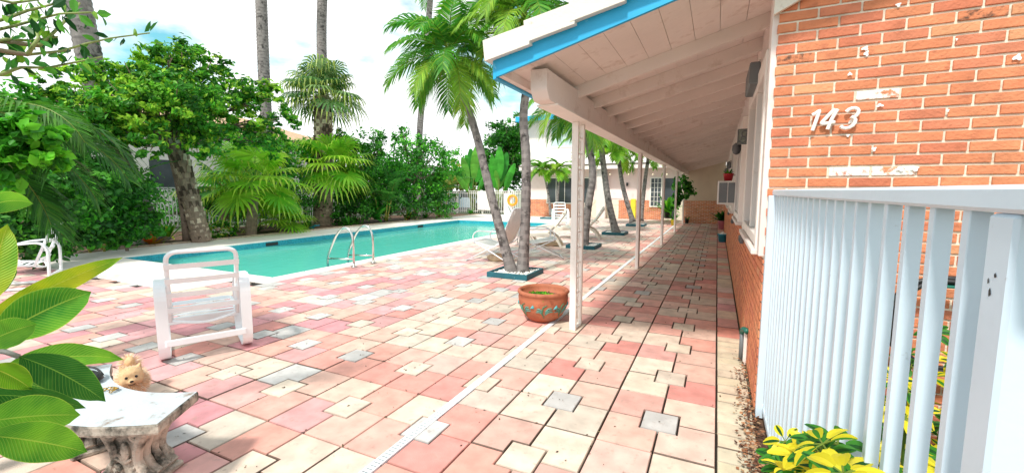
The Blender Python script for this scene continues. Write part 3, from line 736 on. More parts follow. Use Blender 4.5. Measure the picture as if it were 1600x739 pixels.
# things on the walk-side wall
ac = thing('air_conditioner', 'white box air conditioner sticking out of the porch wall', 'air conditioner', (WX, 8.2, 1.29))
m = MB(); m.box(-.30, .0, 0, .62, 0, .40, bev=.01); m.build('casing', M_white, ac)
m = MB(); m.box(-.275, -.15, -.006, .001, .03, .37); m.box(-.135, -.02, -.006, .001, .03, .37); m.build('grille', M_grey, ac)
m = MB()
for k in range(24): m.box(-.272, -.153, -.009, -.005, .035+k*.014, .04+k*.014); m.box(-.132, -.023, -.009, -.005, .035+k*.014, .04+k*.014)
m.build('louvres', pm('light_grey_metal', S('aab0b2'), .4), ac)
t = thing('flower_pot', 'red pot of leaves standing on the air conditioner', 'pot plant', (WX-.14, 8.4, 1.69))
m = MB(); m.lathe([(.06, 0), (.085, .12), (.09, .13), (.075, .13), (.07, .1), (.001, .1)], n=18); m.build('pot', M_red, t, smooth=True)
def tuft(t, z, n, ln, rg, cols, wd=.02, spread=1.0, name='leaves', mat_=None):
    m = MB()
    for k in range(n):
        a = rg.uniform(0, 6.283); el = rg.uniform(.25, 1.35); l_ = ln*rg.uniform(.6, 1.1)
        d = Vector((math.cos(a)*math.cos(el)*spread, math.sin(a)*math.cos(el)*spread, math.sin(el)))
        p0 = Vector((math.cos(a)*.02, math.sin(a)*.02, z)); p1 = p0+d*l_*.55; p2 = p0+d*l_ + Vector((0, 0, -l_*rg.uniform(.15, .5)))
        sd = Vector((-math.sin(a), math.cos(a), 0)); pts = bez(p0, p1, p2, 4); c = rg.choice(cols)
        pr = None
        for j, q in enumerate(pts):
            w_ = wd*math.sin(math.pi*(.12+.86*j/4)); cur = (m.V(q-sd*w_), m.V(q+sd*w_))
            if pr: m.F([pr[0], pr[1], cur[1], cur[0]], c)
            pr = cur
    return m.build(name, mat_ or M_leaf, t)
gr = [S('3f8a2a'), S('2e7426'), S('58a233')]
tuft(t, .1, 30, .16, random.Random(4), gr+[S('e8ddd0')], .018)
# ornate bracket, flood lamp, wall lamps
t = thing('ornate_wall_lamp', 'square scrolled grey-green wall bracket between porch windows', 'wall lamp', (WX, 5.50, 2.12))
m = MB(); m.box(-.125, 0, 0, .012, -.085, .085, bev=.004); m.build('plate', pm('verdigris', S('8c9488'), .6, .3, 30), t)
m = MB()
for s_ in (-1, 1): m.tube([(-.062+s_*(.012+.042*math.cos(R(a)))*(1-a/700), -.008, s_*.03+.034*math.sin(R(a))*s_) for a in range(0, 400, 25)], .007, 6)
for e in ((-.12, -.08, -.005, -.08), (-.12, .08, -.005, .08), (-.12, -.08, -.12, .08), (-.005, -.08, -.005, .08)): m.tube([(e[0], -.006, e[1]), (e[2], -.006, e[3])], .006, 6)
m.build('scroll', M_grey, t)
t = thing('flood_lamp', 'dark grey box lamp high on the porch wall near the corner', 'wall lamp', (WX, 4.55, 2.50))
m = MB(); m.box(-.02, .0, -.05, .05, -.05, .18, bev=.004); m.build('bracket', M_white, t)
m = MB(); m.box(-.10, -.02, -.30, .30, -.08, .10, bev=.01); m.build('casing', pm('lamp_grey', S('70777a'), .5), t)
for k, (y0, lab) in enumerate(((7.2, 'round grey porch lamp above the air conditioner'), (11.6, 'second round grey lamp further along the porch wall'), (14.8, 'farthest round grey lamp along the porch wall'))):
    t = thing('porch_lamp', lab, 'wall lamp', (WX, y0, 2.12), group='round lamps on the porch wall')
    m = MB(); m.box(-.015, 0, -.05, .05, -.06, .06, bev=.004); m.build('bracket', M_grey, t)
    m = MB(); m.lathe([(.02, .10), (.055, .06), (.06, 0), (.045, -.05), (.01, -.07)], center=(-.075, 0, 0), n=14); m.tube([(-.075, 0, .09), (-.04, 0, .12), (-.01, 0, .04)], .008, 6); m.build('shade', M_grey, t, smooth=True)
#@@PLANTS
def leaf_cloud(name, blobs, n, size, cols, seed, parent, mat_=None, aspect=2.2, sub=14, fill=.35, hang=.2, tight=.20):
    """blobs: (centre, radii, weight). Leaves gathered in sprigs spread through each blob; leaf colour varies by sprig and by leaf"""
    rs = np.random.RandomState(seed)
    P = []; N = []; C = []; cols = np.array(cols)
    wt = np.array([b_[2] for b_ in blobs], float); wt /= wt.sum()
    for (c, r, _), wgt in zip(blobs, wt):
        c = np.array(c, float); r = np.array(r if hasattr(r, '__len__') else (r, r, r), float)
        k = max(1, int(n*wgt)); ns = max(3, int(sub*(k/600.0)**.6)+6)
        d = rs.normal(size=(ns, 3)); d /= np.linalg.norm(d, axis=1)[:, None]
        rad = np.where(rs.rand(ns) < fill, rs.rand(ns)**.5*.75, rs.uniform(.7, 1.12, ns))
        sc0 = c + d*r*rad[:, None]
        which = rs.randint(0, ns, k)
        off = rs.normal(size=(k, 3))*r*tight*rs.uniform(.5, 1.3, ns)[which][:, None]*np.array([1, 1, .7])
        p = sc0[which]+off
        sprigcol = rs.randint(0, len(cols), ns)
        pick = np.where(rs.rand(k) < .6, sprigcol[which], rs.randint(0, len(cols), k))
        cc = np.minimum(cols[pick]*np.array([1.85, 1.6, 1.45])*rs.uniform(.75, 1.22, (k, 1)), .8)
        nn = (p-c)/r*.7 + rs.normal(size=(k, 3))*.6 + np.array([0, 0, .45])
        P.append(p); N.append(nn); C.append(cc)
    P = np.vstack(P); N = np.vstack(N); C = np.vstack(C); k = len(P)
    N /= np.linalg.norm(N, axis=1)[:, None]
    A = rs.normal(size=(k, 3)); A[:, 2] -= hang*2; A -= N*(A*N).sum(1)[:, None]; A /= np.linalg.norm(A, axis=1)[:, None]
    B = np.cross(N, A); L_ = size*rs.uniform(.6, 1.25, k)[:, None]; W = L_/aspect/2*1.15
    off = np.array(parent.location) if parent is not None else 0
    base = P-A*L_/2; tip = P+A*L_/2 - N*L_*.12
    l1 = P-A*L_*.08+B*W+N*L_*.08; r1 = P-A*L_*.08-B*W+N*L_*.08
    l2 = P+A*L_*.25+B*W*.75+N*L_*.03; r2 = P+A*L_*.25-B*W*.75+N*L_*.03
    V = np.stack([base, l1, l2, tip, r2, r1], 1).reshape(-1, 3)-off
    me = bpy.data.meshes.new(name)
    idx = np.arange(k)*6
    Fc = np.concatenate([np.stack([idx, idx+1, idx+2, idx+3], 1), np.stack([idx, idx+3, idx+4, idx+5], 1)], 0)
    me.vertices.add(len(V)); me.vertices.foreach_set('co', V.ravel())
    me.loops.add(len(Fc)*4); me.loops.foreach_set('vertex_index', Fc.ravel().astype(np.int32))
    me.polygons.add(len(Fc)); me.polygons.foreach_set('loop_start', (np.arange(len(Fc))*4).astype(np.int32))
    try: me.polygons.foreach_set('loop_total', np.full(len(Fc), 4, dtype=np.int32))
    except Exception: pass
    me.materials.append(mat_ or M_leaf); me.update(calc_edges=True)
    ca = me.color_attributes.new('Col', 'FLOAT_COLOR', 'CORNER')
    cc = np.concatenate([C, C], 0); cc = np.hstack([cc, np.ones((len(cc), 1))]).astype(np.float32)
    ca.data.foreach_set('color', np.repeat(cc, 4, axis=0).ravel())
    o = bpy.data.objects.new(name, me); col.objects.link(o)
    if parent is not None: o.parent = parent
    return o
GD = [S('30702a'), S('296026'), S('438a30'), S('235224'), S('4f9434')]
GM = [S('3f8f28'), S('347f24'), S('55a52c'), S('2c6a22')]
GL = [S('6cbc2c'), S('58ab28'), S('86c934'), S('3f8f28')]
def pxblob(x, y, rp, D, dz=1.0, w_=None, depth=1.0):
    p = AD(x, y, D); d = ray(x, y); sc_ = D/math.hypot(d[0], d[1])
    r = rp*sc_; return (tuple(p), (r, r*depth, r*dz), w_ or rp*rp)
def tree(name, label, cat, base, blobs, n, size, cols, seed, trunk_r=.15, group=None, trunk_top=None, aspect=2.2, bark=None, **kw):
    t = thing(name, label, cat, base, group=group); base = Vector(base)
    m = MB(); rg = random.Random(seed)
    cen = sum((Vector(b_[0])*b_[2] for b_ in blobs), Vector())/sum(b_[2] for b_ in blobs)
    fork = trunk_top or Vector((lerp(base.x, cen.x, .6), lerp(base.y, cen.y, .6), lerp(base.z, cen.z, .5)))
    fork = Vector(fork)
    pts = bez(base, (base.x, base.y, (base.z+fork.z)/2), fork, 5); m.tube(pts, [trunk_r*(1-.45*i/5) for i in range(6)], 9)
    for b_ in ([] if kw.get('nolimb') else blobs):
        e = Vector(b_[0]); mid = (fork+e)/2+Vector((rg.uniform(-.2, .2), rg.uniform(-.2, .2), .1)); pp = bez(fork, mid, e, 4)
        m.tube(pp, [trunk_r*.5*(1-.8*i/4) for i in range(5)], 6)
        for q in range(3):
            a = e+Vector([rg.uniform(-1, 1)*b_[1][k_]*.8 for k_ in range(3)]); m.tube([pp[2], (pp[3]+a)/2, a], [trunk_r*.22, trunk_r*.15, .008], 5)
    kw.pop('nolimb', None)
    m.build('trunk', bark or M_bark, t, world=True, smooth=True)
    leaf_cloud('crown', blobs, n, size, cols, seed, t, aspect=aspect, **kw)
    return t
def frond_mesh(mb, base, az, el0, length, droop, nl, ll, rg, cols, lw=.016, hang=.5, vee=.35, rach=.012):
    """one feather frond: arching rachis and two rows of leaflets"""
    p = Vector(base); el = el0; ns = 14; pts = [p.copy()]; tans = []
    for i in range(ns):
        t = i/ns; e = el0-droop*(t**1.3)
        d = Vector((math.cos(az)*math.cos(e), math.sin(az)*math.cos(e), math.sin(e))); tans.append(d); p = p+d*length/ns; pts.append(p.copy())
    tans.append(tans[-1]); basec = rg.choice(cols)
    mb.tube(pts, [rach*(1-.85*i/ns) for i in range(ns+1)], 5, c=mixc(basec, S('b4b050'), .45))
    side = Vector((-math.sin(az), math.cos(az), 0)); twist = rg.uniform(-.25, .25)
    for i in range(nl):
        t = .16+.84*i/(nl-1); f = t*ns; k = min(int(f), ns-1); q = pts[k].lerp(pts[k+1], f-k); tn = tans[k]
        up = side.cross(tn); up = up if up.z > 0 else -up
        env = math.sin(math.pi*min(1, (.16+.80*t)))**.6 if t < .95 else .45
        for s_ in (-1, 1):
            l_ = ll*env*rg.uniform(.85, 1.1); sd = (side*s_+up*(vee+s_*twist)).normalized()
            sweep = lerp(.35, 1.2, t)
            d = (sd+tn*sweep+Vector((0, 0, rg.uniform(-.12, .08)))).normalized()
            p1 = q+d*l_*.5+Vector((0, 0, -hang*l_*.10)); p2 = q+d*l_*.92+Vector((0, 0, -hang*l_*rg.uniform(.38, .62)))
            wv = tn*lw*rg.uniform(.8, 1.15); c = mixc(basec, rg.choice(cols), .5); k_ = rg.uniform(.8, 1.2); c = tuple(x_*k_ for x_ in c)
            a0, a1 = mb.V(q-wv*.5), mb.V(q+wv*.5); b0, b1 = mb.V(p1-wv), mb.V(p1+wv); e_ = mb.V(p2)
            mb.F([a0, a1, b1, b0], c); mb.F([b0, b1, e_], c)
FRG = [S('4a9630'), S('62a834'), S('3a8028'), S('9cc040')]
def palm(name, label, path, r0, r1, nf, flen, ll, seed, cols=FRG, group=None, nl=26, shaft=.45, cat='palm tree', bark=(S('8f8986'), S('625d5c')), hang=.6, els=(-.35, 1.25), lw=.016, droop=(1.1, 1.9), fr_parts=True):
    rg = random.Random(seed); base = Vector(path[0]); t = thing(name, label, cat, base, group=group)
    pts = []; P = [Vector(p) for p in path]
    for i in range(len(P)-1):                                   # catmull-rom
        a, b_, c, d = P[max(i-1, 0)], P[i], P[i+1], P[min(i+2, len(P)-1)]
        for q in range(8):
            u = q/8; pts.append(.5*((2*b_)+(c-a)*u+(2*a-5*b_+4*c-d)*u*u+(-a+3*b_-3*c+d)*u**3))
    pts.append(P[-1]); L = sum((pts[i+1]-pts[i]).length for i in range(len(pts)-1))
    # rings
    fine = []; n = max(16, int(L/.07))
    cum = [0]
    for i in range(len(pts)-1): cum.append(cum[-1]+(pts[i+1]-pts[i]).length)
    for i in range(n+1):
        s_ = L*i/n; k = max(j for j in range(len(cum)) if cum[j] <= s_+1e-9); k = min(k, len(pts)-2); f_ = (s_-cum[k])/max(1e-6, cum[k+1]-cum[k]); fine.append(pts[k].lerp(pts[k+1], min(f_, 1)))
    rad = [lerp(r0, r1, (i/n)**.7)*(1+.5*math.exp(-i/n*L/.14))*(1.035 if i % 2 else .975) for i in range(n+1)]
    m = MB(); m.tube(fine, rad, 14)
    per = 14
    for k in range(len(m.c)): ring = k//per; cc = mixc(bark[0], bark[1], .15+.7*rg.random() if ring % 2 else rg.random()*.4); m.c[k] = cc
    m.build('trunk', M_palmbark, t, world=True, smooth=True)
    top = P[-1]; tn = (P[-1]-P[-2]).normalized()
    m = MB(); sp = [top+tn*shaft*q/4 for q in range(5)]; m.tube(sp, [r1*1.15, r1*1.35, r1*1.2, r1*.85, r1*.5], 12, c=S('8aa646'))
    m.build('crownshaft', M_frond, t, world=True, smooth=True)
    fb = top+tn*shaft*.85
    big = MB()
    for k in range(nf):
        m = MB() if fr_parts else big
        u = (k+.5)/nf; el = lerp(els[1], els[0], u)+rg.uniform(-.1, .1); az = k*2.39996+seed
        frond_mesh(m, fb-tn*shaft*.25*u, az, el, flen*rg.uniform(.85, 1.1), rg.uniform(*droop)*(1 if el > .2 else .75), nl, ll, rg, cols, lw=lw, hang=hang, rach=.012*flen/1.2)
        if fr_parts: m.build('frond', M_frond, t, world=True)
    if not fr_parts: big.build('crown', M_frond, t, world=True)
    return t
def tray(c, label, s=.39, rz=0):
    t = thing('planter_tray', label, 'planter', c, rz, 'teal pebble trays round the palm feet')
    m = MB(); h_ = .095; w_ = .035
    m.box(-s, s, -s, -s+w_, 0, h_, bev=.004); m.box(-s, s, s-w_, s, 0, h_, bev=.004); m.box(-s, -s+w_, -s+w_, s-w_, 0, h_-.002); m.box(s-w_, s, -s+w_, s-w_, 0, h_-.002)
    m.build('frame', M_teal, t)
    m = MB(); rg = random.Random(int(c[1]*10))
    m.box(-s+w_, s-w_, -s+w_, s-w_, 0, .05, c=S('b8b0a4'))
    for k in range(420):
        x, y = rg.uniform(-s+.06, s-.06), rg.uniform(-s+.06, s-.06); r = rg.uniform(.012, .022)
        k_ = rg.uniform(.75, .95); m.ball((x, y, .055+rg.uniform(0, .02)), r, 6, 4, (1, rg.uniform(.7, 1), .6), c=(k_, k_*.98, k_*.94))
    o = m.build('pebbles', M_pebble, t, smooth=True); o['kind'] = 'stuff'
tray((-3.25, 6.98, 0), 'teal square tray of white pebbles under the two crossing palm trunks by the terracotta bowl')
tray((-3.2, 11.25, 0), 'teal pebble tray behind the nearest lattice porch post')
tray((-3.2, 15.2, 0), 'teal pebble tray under the single leaning trunk right of the nearest post')
tray((-3.15, 19.3, 0), 'small far teal pebble tray right of the one beside the resin loungers')
p = G(858, 342); tray((p.x, p.y, 0), 'farthest teal tray holding two slim little palms by the pink wall')
def onY(px, Y): return [AY(x, y, Y) for x, y in px]
palm('coconut_palm', 'nearest curved palm leaning left toward the pool with full round crown', onY([(801, 431), (785, 372), (766, 300), (744, 210), (722, 145), (711, 112)], 6.95), .10, .062, 24, 1.28, .50, 3, nl=42, lw=.021, hang=.95, droop=(1.3, 2.2), els=(-.6, 1.3))
palm('coconut_palm', 'nearest upright palm with dark stained trunk beside the leaning one', onY([(816, 430), (821, 340), (822, 250), (818, 180), (826, 110), (822, 55)], 7.05), .105, .065, 24, 1.28, .5, 8, nl=42, lw=.021, hang=.95, droop=(1.3, 2.2), els=(-.6, 1.3))
PG = 'palms standing in the courtyard trays'
palm('coconut_palm', 'thick palm trunk rising right behind the nearest lattice post', onY([(912, 389), (918, 330), (926, 270), (917, 215), (903, 165)], 11.25), .115, .08, 22, 1.5, .55, 12, nl=34, lw=.03, hang=.95, els=(-.8, 1.2), shaft=.3, cols=FRG[1:]+[S('94b83a')])
palm('coconut_palm', 'slightly bent palm trunk midway between first and second post', onY([(963, 366), (950, 310), (942, 250), (938, 212)], 15.2), .13, .09, 20, 1.4, .55, 14, nl=30, lw=.038, hang=.9, shaft=.2, cols=[S('7db52f'), S('5ea02c'), S('a8cc3c')])
palm('coconut_palm', 'slim palm leaning left just left of the second post', onY([(989, 347), (974, 295), (966, 248), (963, 238)], 19.2), .11, .08, 20, 1.35, .55, 17, nl=28, lw=.045, hang=.8, shaft=.2, cols=[S('7cb42c'), S('5c9c28'), S('a4c438')])
palm('coconut_palm', 'slim pale palm leaning right just right of the second post', onY([(1001, 345), (1007, 290), (1013, 246)], 19.5), .10, .07, 14, 1.1, .45, 19, nl=24, lw=.04, shaft=.2, hang=.6, cols=[S('7cb42c'), S('5c9c28'), S('a4c438')])
palm('coconut_palm', 'left one of two small bright palms before the dark far window', onY([(861, 337), (856, 300), (849, 268)], p.y), .08, .05, 14, 1.0, .42, 23, nl=24, lw=.04, shaft=.2, cols=[S('78b430'), S('569a28'), S('a6c23a')])
palm('coconut_palm', 'right one of two small bright palms before the dark far window', onY([(868, 337), (872, 300), (873, 270)], p.y), .08, .05, 13, .95, .42, 29, nl=24, lw=.04, shaft=.2, cols=[S('78b430'), S('569a28'), S('a6c23a')])
# tall palms behind
def tall(px, D, ztop, label, r, seed):
    d = [AD(x, y, D) for x, y in px]; b0 = d[0].copy(); b0.z = 0; e = d[-1]+(d[-1]-d[-2]).normalized()*0; t_ = (d[-1]-d[0]); e = d[0]+t_*((ztop-d[0].z)/t_.z)
    palm('tall_palm', label, [b0, d[0], (d[0]+e)/2, e], r*1.15, r, 12, 3.0, .8, seed, nl=24, lw=.05, shaft=1.2, fr_parts=False)
tall([(414, 150), (408, 0)], 24, 15, 'tall bare palm trunk above the broadleaf tree, left of the sabal', .24, 31)
tall([(503, 95), (504, 0)], 28, 18, 'tall palm trunk rising straight out of the sabal palm crown', .26, 33)
tall([(655, 225), (665, 95)], 27, 13.5, 'thin tall palm trunk behind the left edge of the leaning palm', .17, 35)
lp = [AD(x, y, 16.4) for x, y in ((238, 385), (208, 300), (170, 205), (142, 100), (118, -20), (104, -90), (95, -190))]; lp[0].z = 0
palm('tall_palm', 'thick smooth grey palm trunk leaning left through the tree', lp, .33, .25, 12, 3.2, .9, 37, nl=24, lw=.05, shaft=1.2, fr_parts=False)
# fan palms
def fan_leaf(mb, p0, d, plen, rad, rg, cols, nseg=26, drp=.45, spread=2.5):
    d = Vector(d).normalized(); tip = p0+d*plen+Vector((0, 0, -.12*plen)); mb.tube([p0, (p0+tip)/2+Vector((0, 0, .05*plen)), tip], [.018, .014, .01], 5, c=mixc(rg.choice(cols), S('a8b050'), .5))
    ax = Vector((d.x, d.y, d.z-.35)).normalized(); sd = ax.cross(Vector((0, 0, 1))); sd = sd.normalized() if sd.length > .05 else Vector((1, 0, 0)); bc = rg.choice(cols)
    for k in range(nseg):
        a = lerp(-spread, spread, k/(nseg-1)); dr = (ax*math.cos(a)+sd*math.sin(a)); nrm = sd.cross(ax)
        l_ = rad*(1-.18*abs(a)/spread)*rg.uniform(.92, 1.05); w_ = rad*.05
        pr = dr.cross(nrm).normalized()*w_; m1 = tip+dr*l_*.55; e = tip+dr*l_+Vector((0, 0, -drp*l_*rg.uniform(.6, 1.2))); m2 = tip+dr*l_*.8+Vector((0, 0, -drp*l_*.25))
        kk = rg.uniform(.8, 1.2); c = tuple(x_*kk for x_ in mixc(bc, rg.choice(cols), .3))
        a0 = mb.V(tip); b0, b1 = mb.V(m1-pr), mb.V(m1+pr); c0, c1 = mb.V(m2-pr*.6), mb.V(m2+pr*.6); e_ = mb.V(e)
        mb.F([a0, b0, b1], c); mb.F([b0, b1, c1, c0], c); mb.F([c0, c1, e_], mixc(c, S('d4dc58'), .45))
def fan_palm(name, label, base, top, rt, n, plen, rad, seed, cols, drp=.45, els=(-.6, 1.3), boots=False, group=None, thin=False, nseg=26):
    rg = random.Random(seed); base = Vector(base); top = Vector(top); t = thing(name, label, 'palm tree', base, group=group)
    m = MB(); n_ = 14; pts = bez(base, (base+top)/2+Vector((.0, 0, 0)), top, n_)
    m.tube(pts, [rt*(1.1-.2*i/n_)*(1.04 if i % 2 else .97) for i in range(n_+1)], 12, c=S('8a7868'))
    if boots:
        L = (top-base).length; rows = int(L/.17); ax = (top-base).normalized(); u = ax.orthogonal().normalized(); v = ax.cross(u)
        for r_ in range(rows):
            for k in range(9):
                a = (k+.5*(r_ % 2))*2*math.pi/9; o = u*math.cos(a)+v*math.sin(a); tg = v*math.cos(a)-u*math.sin(a); c0 = base+ax*(r_*.17)+o*rt*.94
                kk = rg.uniform(.7, 1.2); c = tuple(x_*kk for x_ in rg.choice((S('cdbba6'), S('95826f'), S('54453a'))))
                w_ = rt*.26; hh = rg.uniform(.16, .22); tipo = rg.uniform(.03, .08)*min(1, rt/.3)
                q = [c0-tg*w_, c0+tg*w_, c0+tg*w_*.6+ax*hh+o*tipo, c0-tg*w_*.6+ax*hh+o*tipo]; i = [m.V(x_) for x_ in q]; j = [m.V(x_+o*.02-ax*.015) for x_ in (q[0], q[1])]; k2 = [m.V(x_-o*tipo*.9) for x_ in (q[2], q[3])]
                m.F(i, c); m.F([i[3], i[2], k2[0], k2[1]], tuple(x_*.6 for x_ in c)); m.F([i[1], i[2], k2[0]], c); m.F([i[0], k2[1], i[3]], c)
    m.build('trunk', M_boot, t, world=True)
    m = MB()
    for k in range(n):
        u_ = (k+.5)/n; el = lerp(els[1], els[0], u_)+rg.uniform(-.12, .12); az = k*2.39996+seed
        fan_leaf(m, top+Vector((0, 0, .1*(1-u_))), (math.cos(az)*math.cos(el), math.sin(az)*math.cos(el), math.sin(el)), plen*rg.uniform(.8, 1.15), rad*rg.uniform(.85, 1.1), rg, cols, drp=drp, nseg=nseg)
    m.build('crown', M_frond, t, world=True)
    return t
b0 = G(316, 378); fan_palm('sabal_palm', 'leaning palm with crisscross booted bark among the broadleaf tree', b0, AD(264, 185, HD(b0)+.2), .235, 13, .7, .85, 41, [S('3f7a30'), S('54883a'), S('6f9c50')], boots=True)
b0 = AD(505, 350, 21); b0.z = 0; fan_palm('sabal_palm', 'shaggy sabal palm with drooping blue-green fans on tall booted trunk', b0, AD(505, 152, 21), .38, 34, 1.15, .95, 43, [S('5c8a4c'), S('44733a'), S('86a464'), S('3a6830')], drp=.75, els=(-.35, 1.3), boots=True, nseg=20)
CF = [S('acdc3c'), S('8ccc34'), S('c4ea50'), S('62b02c')]
b0 = G(392, 368); fan_palm('fan_palm', 'lush fan palm with bright drooping fans nearest the booted trunk', b0, AD(398, 285, HD(b0)), .16, 22, 1.0, 1.05, 45, CF, drp=.34, els=(-.6, 1.3), nseg=24)
b0 = G(345, 368); fan_palm('fan_palm', 'darker low fan palm in front of the left picket fence', AD(352, 372, HD(b0)+1.2)*1, AD(350, 300, HD(b0)+1.2), .12, 12, .8, .85, 46, [S('3f8a2c'), S('2f7026'), S('5aa034')], drp=.5, els=(-.3, 1.2), nseg=26)
b0 = G(498, 352); fan_palm('fan_palm', 'taller yellow-green fan palm on slim trunk right of the lush one', b0, AD(520, 262, HD(b0)), .15, 24, 1.05, 1.15, 47, CF, drp=.4, els=(-.6, 1.3), nseg=24)
b0 = G(440, 362); fan_palm('fan_palm', 'low fan palm sprouting at the pool edge below the lush one', b0, b0+Vector((0, 0, .35)), .1, 12, .7, .75, 49, CF, drp=.3, els=(.0, 1.2), nseg=22)
# broadleaf tree
D = 15.4
bl = [pxblob(x_, y_, r_, D_, .78) for x_, y_, r_, D_ in ((88, 140, 26, D), (150, 118, 34, D), (110, 178, 44, D), (160, 175, 40, D-.8), (210, 125, 36, D), (250, 88, 34, D), (290, 92, 34, D), (240, 130, 46, D+.8), (330, 112, 34, D), (372, 150, 38, D), (415, 150, 30, D), (438, 190, 26, D), (215, 172, 52, D-.6), (285, 150, 52, D-.9), (340, 180, 46, D-.5), (392, 205, 40, D), (180, 215, 30, D-.8), (325, 222, 34, D-.8), (235, 225, 26, D-1.2), (300, 205, 30, D+.9), (430, 225, 24, D+.4))]
b0 = AD(292, 372, D+.6); b0.z = 0
tree('broadleaf_tree', 'big spreading broadleaf tree above the left fence', 'tree', b0, bl, 23000, .15, [S('438a2c'), S('357826'), S('5c9c30'), S('84b43a'), S('285c20')], 51, .11, trunk_top=AD(258, 215, D+.4), aspect=2.4, sub=20, tight=.13, fill=.25)
def shrub(name, label, blobs, n, size, cols, seed, base=None, **kw):
    c = Vector(blobs[0][0]); b_ = base or (c.x, c.y, 0)
    return tree(name, label, kw.pop('cat', 'shrub'), b_, blobs, n, size, cols, seed, kw.pop('trunk_r', .04), **kw)
# shrubs of the bed
shrub('leafy_shrub', 'dense dark shrub between the leaning trunk and the left chair', [pxblob(x, y, r, D_, .9) for x, y, r, D_ in ((190, 300, 42, 14.6), (215, 345, 30, 14.6), (160, 345, 38, 14), (120, 360, 32, 13.5), (180, 370, 22, 14))], 9000, .13, GD+GM[:2], 53)
shrub('leafy_shrub', 'dark mass of shrubs behind the left white chair', [pxblob(x, y, r, D_, .9) for x, y, r, D_ in ((60, 320, 55, 12.5), (20, 350, 40, 12), (110, 300, 50, 13.5), (60, 385, 30, 12.3))], 9000, .14, GD+GD+GM[:1], 54)
shrub('leafy_shrub', 'tall dark foliage rising at the far left behind the palm fronds', [pxblob(x, y, r, D_, 1) for x, y, r, D_ in ((30, 200, 60, 14.5), (90, 230, 55, 14.5), (20, 270, 60, 14), (140, 270, 45, 14.8), (100, 280, 45, 14.6))], 9000, .17, GD+GM[:2], 55, trunk_r=.12)
shrub('flowering_bush', 'low pale-flowered bush at the foot of the booted trunk', [pxblob(x, y, r, D_, .8) for x, y, r, D_ in ((335, 362, 16, 17), (358, 358, 15, 17.4))], 1500, .11, GM+[S('e8dfb0'), S('c8c060')], 56)
shrub('leafy_shrub', 'dark hedge bush behind the fan palms', [pxblob(x, y, r, D_, 1) for x, y, r, D_ in ((400, 250, 45, 20.5), (440, 300, 50, 20.5), (370, 300, 45, 20.3), (460, 240, 30, 21))], 8000, .16, GD+GM[:2], 57)
shrub('leafy_tree', 'bushy tree right behind the taller fan palm', [pxblob(x, y, r, D_, 1) for x, y, r, D_ in ((540, 235, 26, 23), (570, 245, 34, 23), (555, 290, 44, 22.5), (600, 300, 40, 22.5), (590, 225, 22, 23), (530, 215, 14, 23))], 6500, .17, GD+GM, 58, cat='tree', trunk_r=.12)
shrub('leafy_tree', 'light open tree with a pale trunk left of the far fence', [pxblob(x, y, r, D_, 1) for x, y, r, D_ in ((630, 225, 20, 23.5), (640, 250, 38, 23.5), (680, 245, 32, 23.5), (605, 265, 34, 23.5), (655, 285, 34, 23.2), (700, 265, 22, 24), (628, 208, 12, 23.5), (662, 222, 14, 23.5))], 5500, .17, GM+GD[:1], 59, cat='tree', trunk_r=.15, base=tuple(G(649, 338)), trunk_top=AD(646, 285, 23.4))
shrub('leafy_shrub', 'dark green shrubs low beneath the light open tree', [pxblob(x, y, r, D_, .9) for x, y, r, D_ in ((600, 325, 20, 22.2), (560, 330, 24, 21.5), (635, 320, 22, 23), (670, 310, 26, 23.4), (535, 335, 20, 21), (695, 315, 24, 23.8))], 6500, .14, GD, 60)
def areca(label, base, h_, nst, flen, seed, cols, group=None):
    t = thing('areca_palm', label, 'palm', base, group=group); rg = random.Random(seed); m = MB(); m2 = MB()
    for k in range(nst):
        a = rg.uniform(0, 6.28); b_ = Vector(base)+Vector((math.cos(a)*.15, math.sin(a)*.15, 0)); top = b_+Vector((math.cos(a)*.3, math.sin(a)*.3, h_*rg.uniform(.3, .7)))
        m.tube([b_, (b_+top)/2, top], [.03, .026, .022], 7)
        for q in range(4): frond_mesh(m2, top, rg.uniform(0, 6.28), rg.uniform(.5, 1.35), flen*rg.uniform(.8, 1.1), rg.uniform(.9, 1.6), 22, flen*.3, rg, cols, lw=flen*.014, hang=.5)
    m.build('stems', pm('cane', S('a8a04c'), .5, .2, 8), t, world=True, smooth=True); m2.build('fronds', M_frond, t, world=True)
areca('feathery areca palm clump at the right end of the bed', G(690, 340), 2.6, 7, 1.9, 61, [S('4f9a34'), S('3b8230'), S('7ab044')])
areca('feathery palm clump between the fan palms and the light tree', AD(600, 345, 21.8)*1, 2.2, 6, 1.6, 62, [S('3f8a34'), S('2f702c'), S('5a9a3c')])
def gz(p): p = Vector(p); p.z = 0; return p
areca('dark feathery palm rising behind the left leaning trunk base', gz(AD(150, 380, 14.9)), 2.6, 6, 1.8, 64, [S('2f702c'), S('27602a'), S('4a8a38')])
# hedge and trees beyond the fence
hb = []
for k in range(11): hb.append(((-20.2, 4+2.1*k, .8), (1.1, 1.5, .8 if k < 5 else 1.1), 1))
tree('hedge', 'long dark hedge beyond the picket fence', 'hedge', (-20.2, 10, 0), hb, 9000, .2, GD, 66, .08)
tree('leafy_tree', 'rounded deep green tree behind the far fence beside the white building', 'tree', gz(AD(790, 330, 33)), [pxblob(x, y, r, 33, 1) for x, y, r in ((790, 205, 26), (775, 235, 30), (805, 225, 28), (800, 265, 34), (770, 275, 28), (812, 195, 16))], 9000, .26, GD+GM[:2], 67, .3)
tree('leafy_tree', 'pale yellow-green bush behind the car at the far fence', 'tree', gz(AD(715, 320, 33)), [pxblob(x, y, r, 33, 1) for x, y, r in ((715, 268, 16), (735, 285, 18), (700, 285, 18), (690, 290, 18))], 3000, .24, [S('9aa848'), S('7f9a3c'), S('b0a860')], 68, .15)
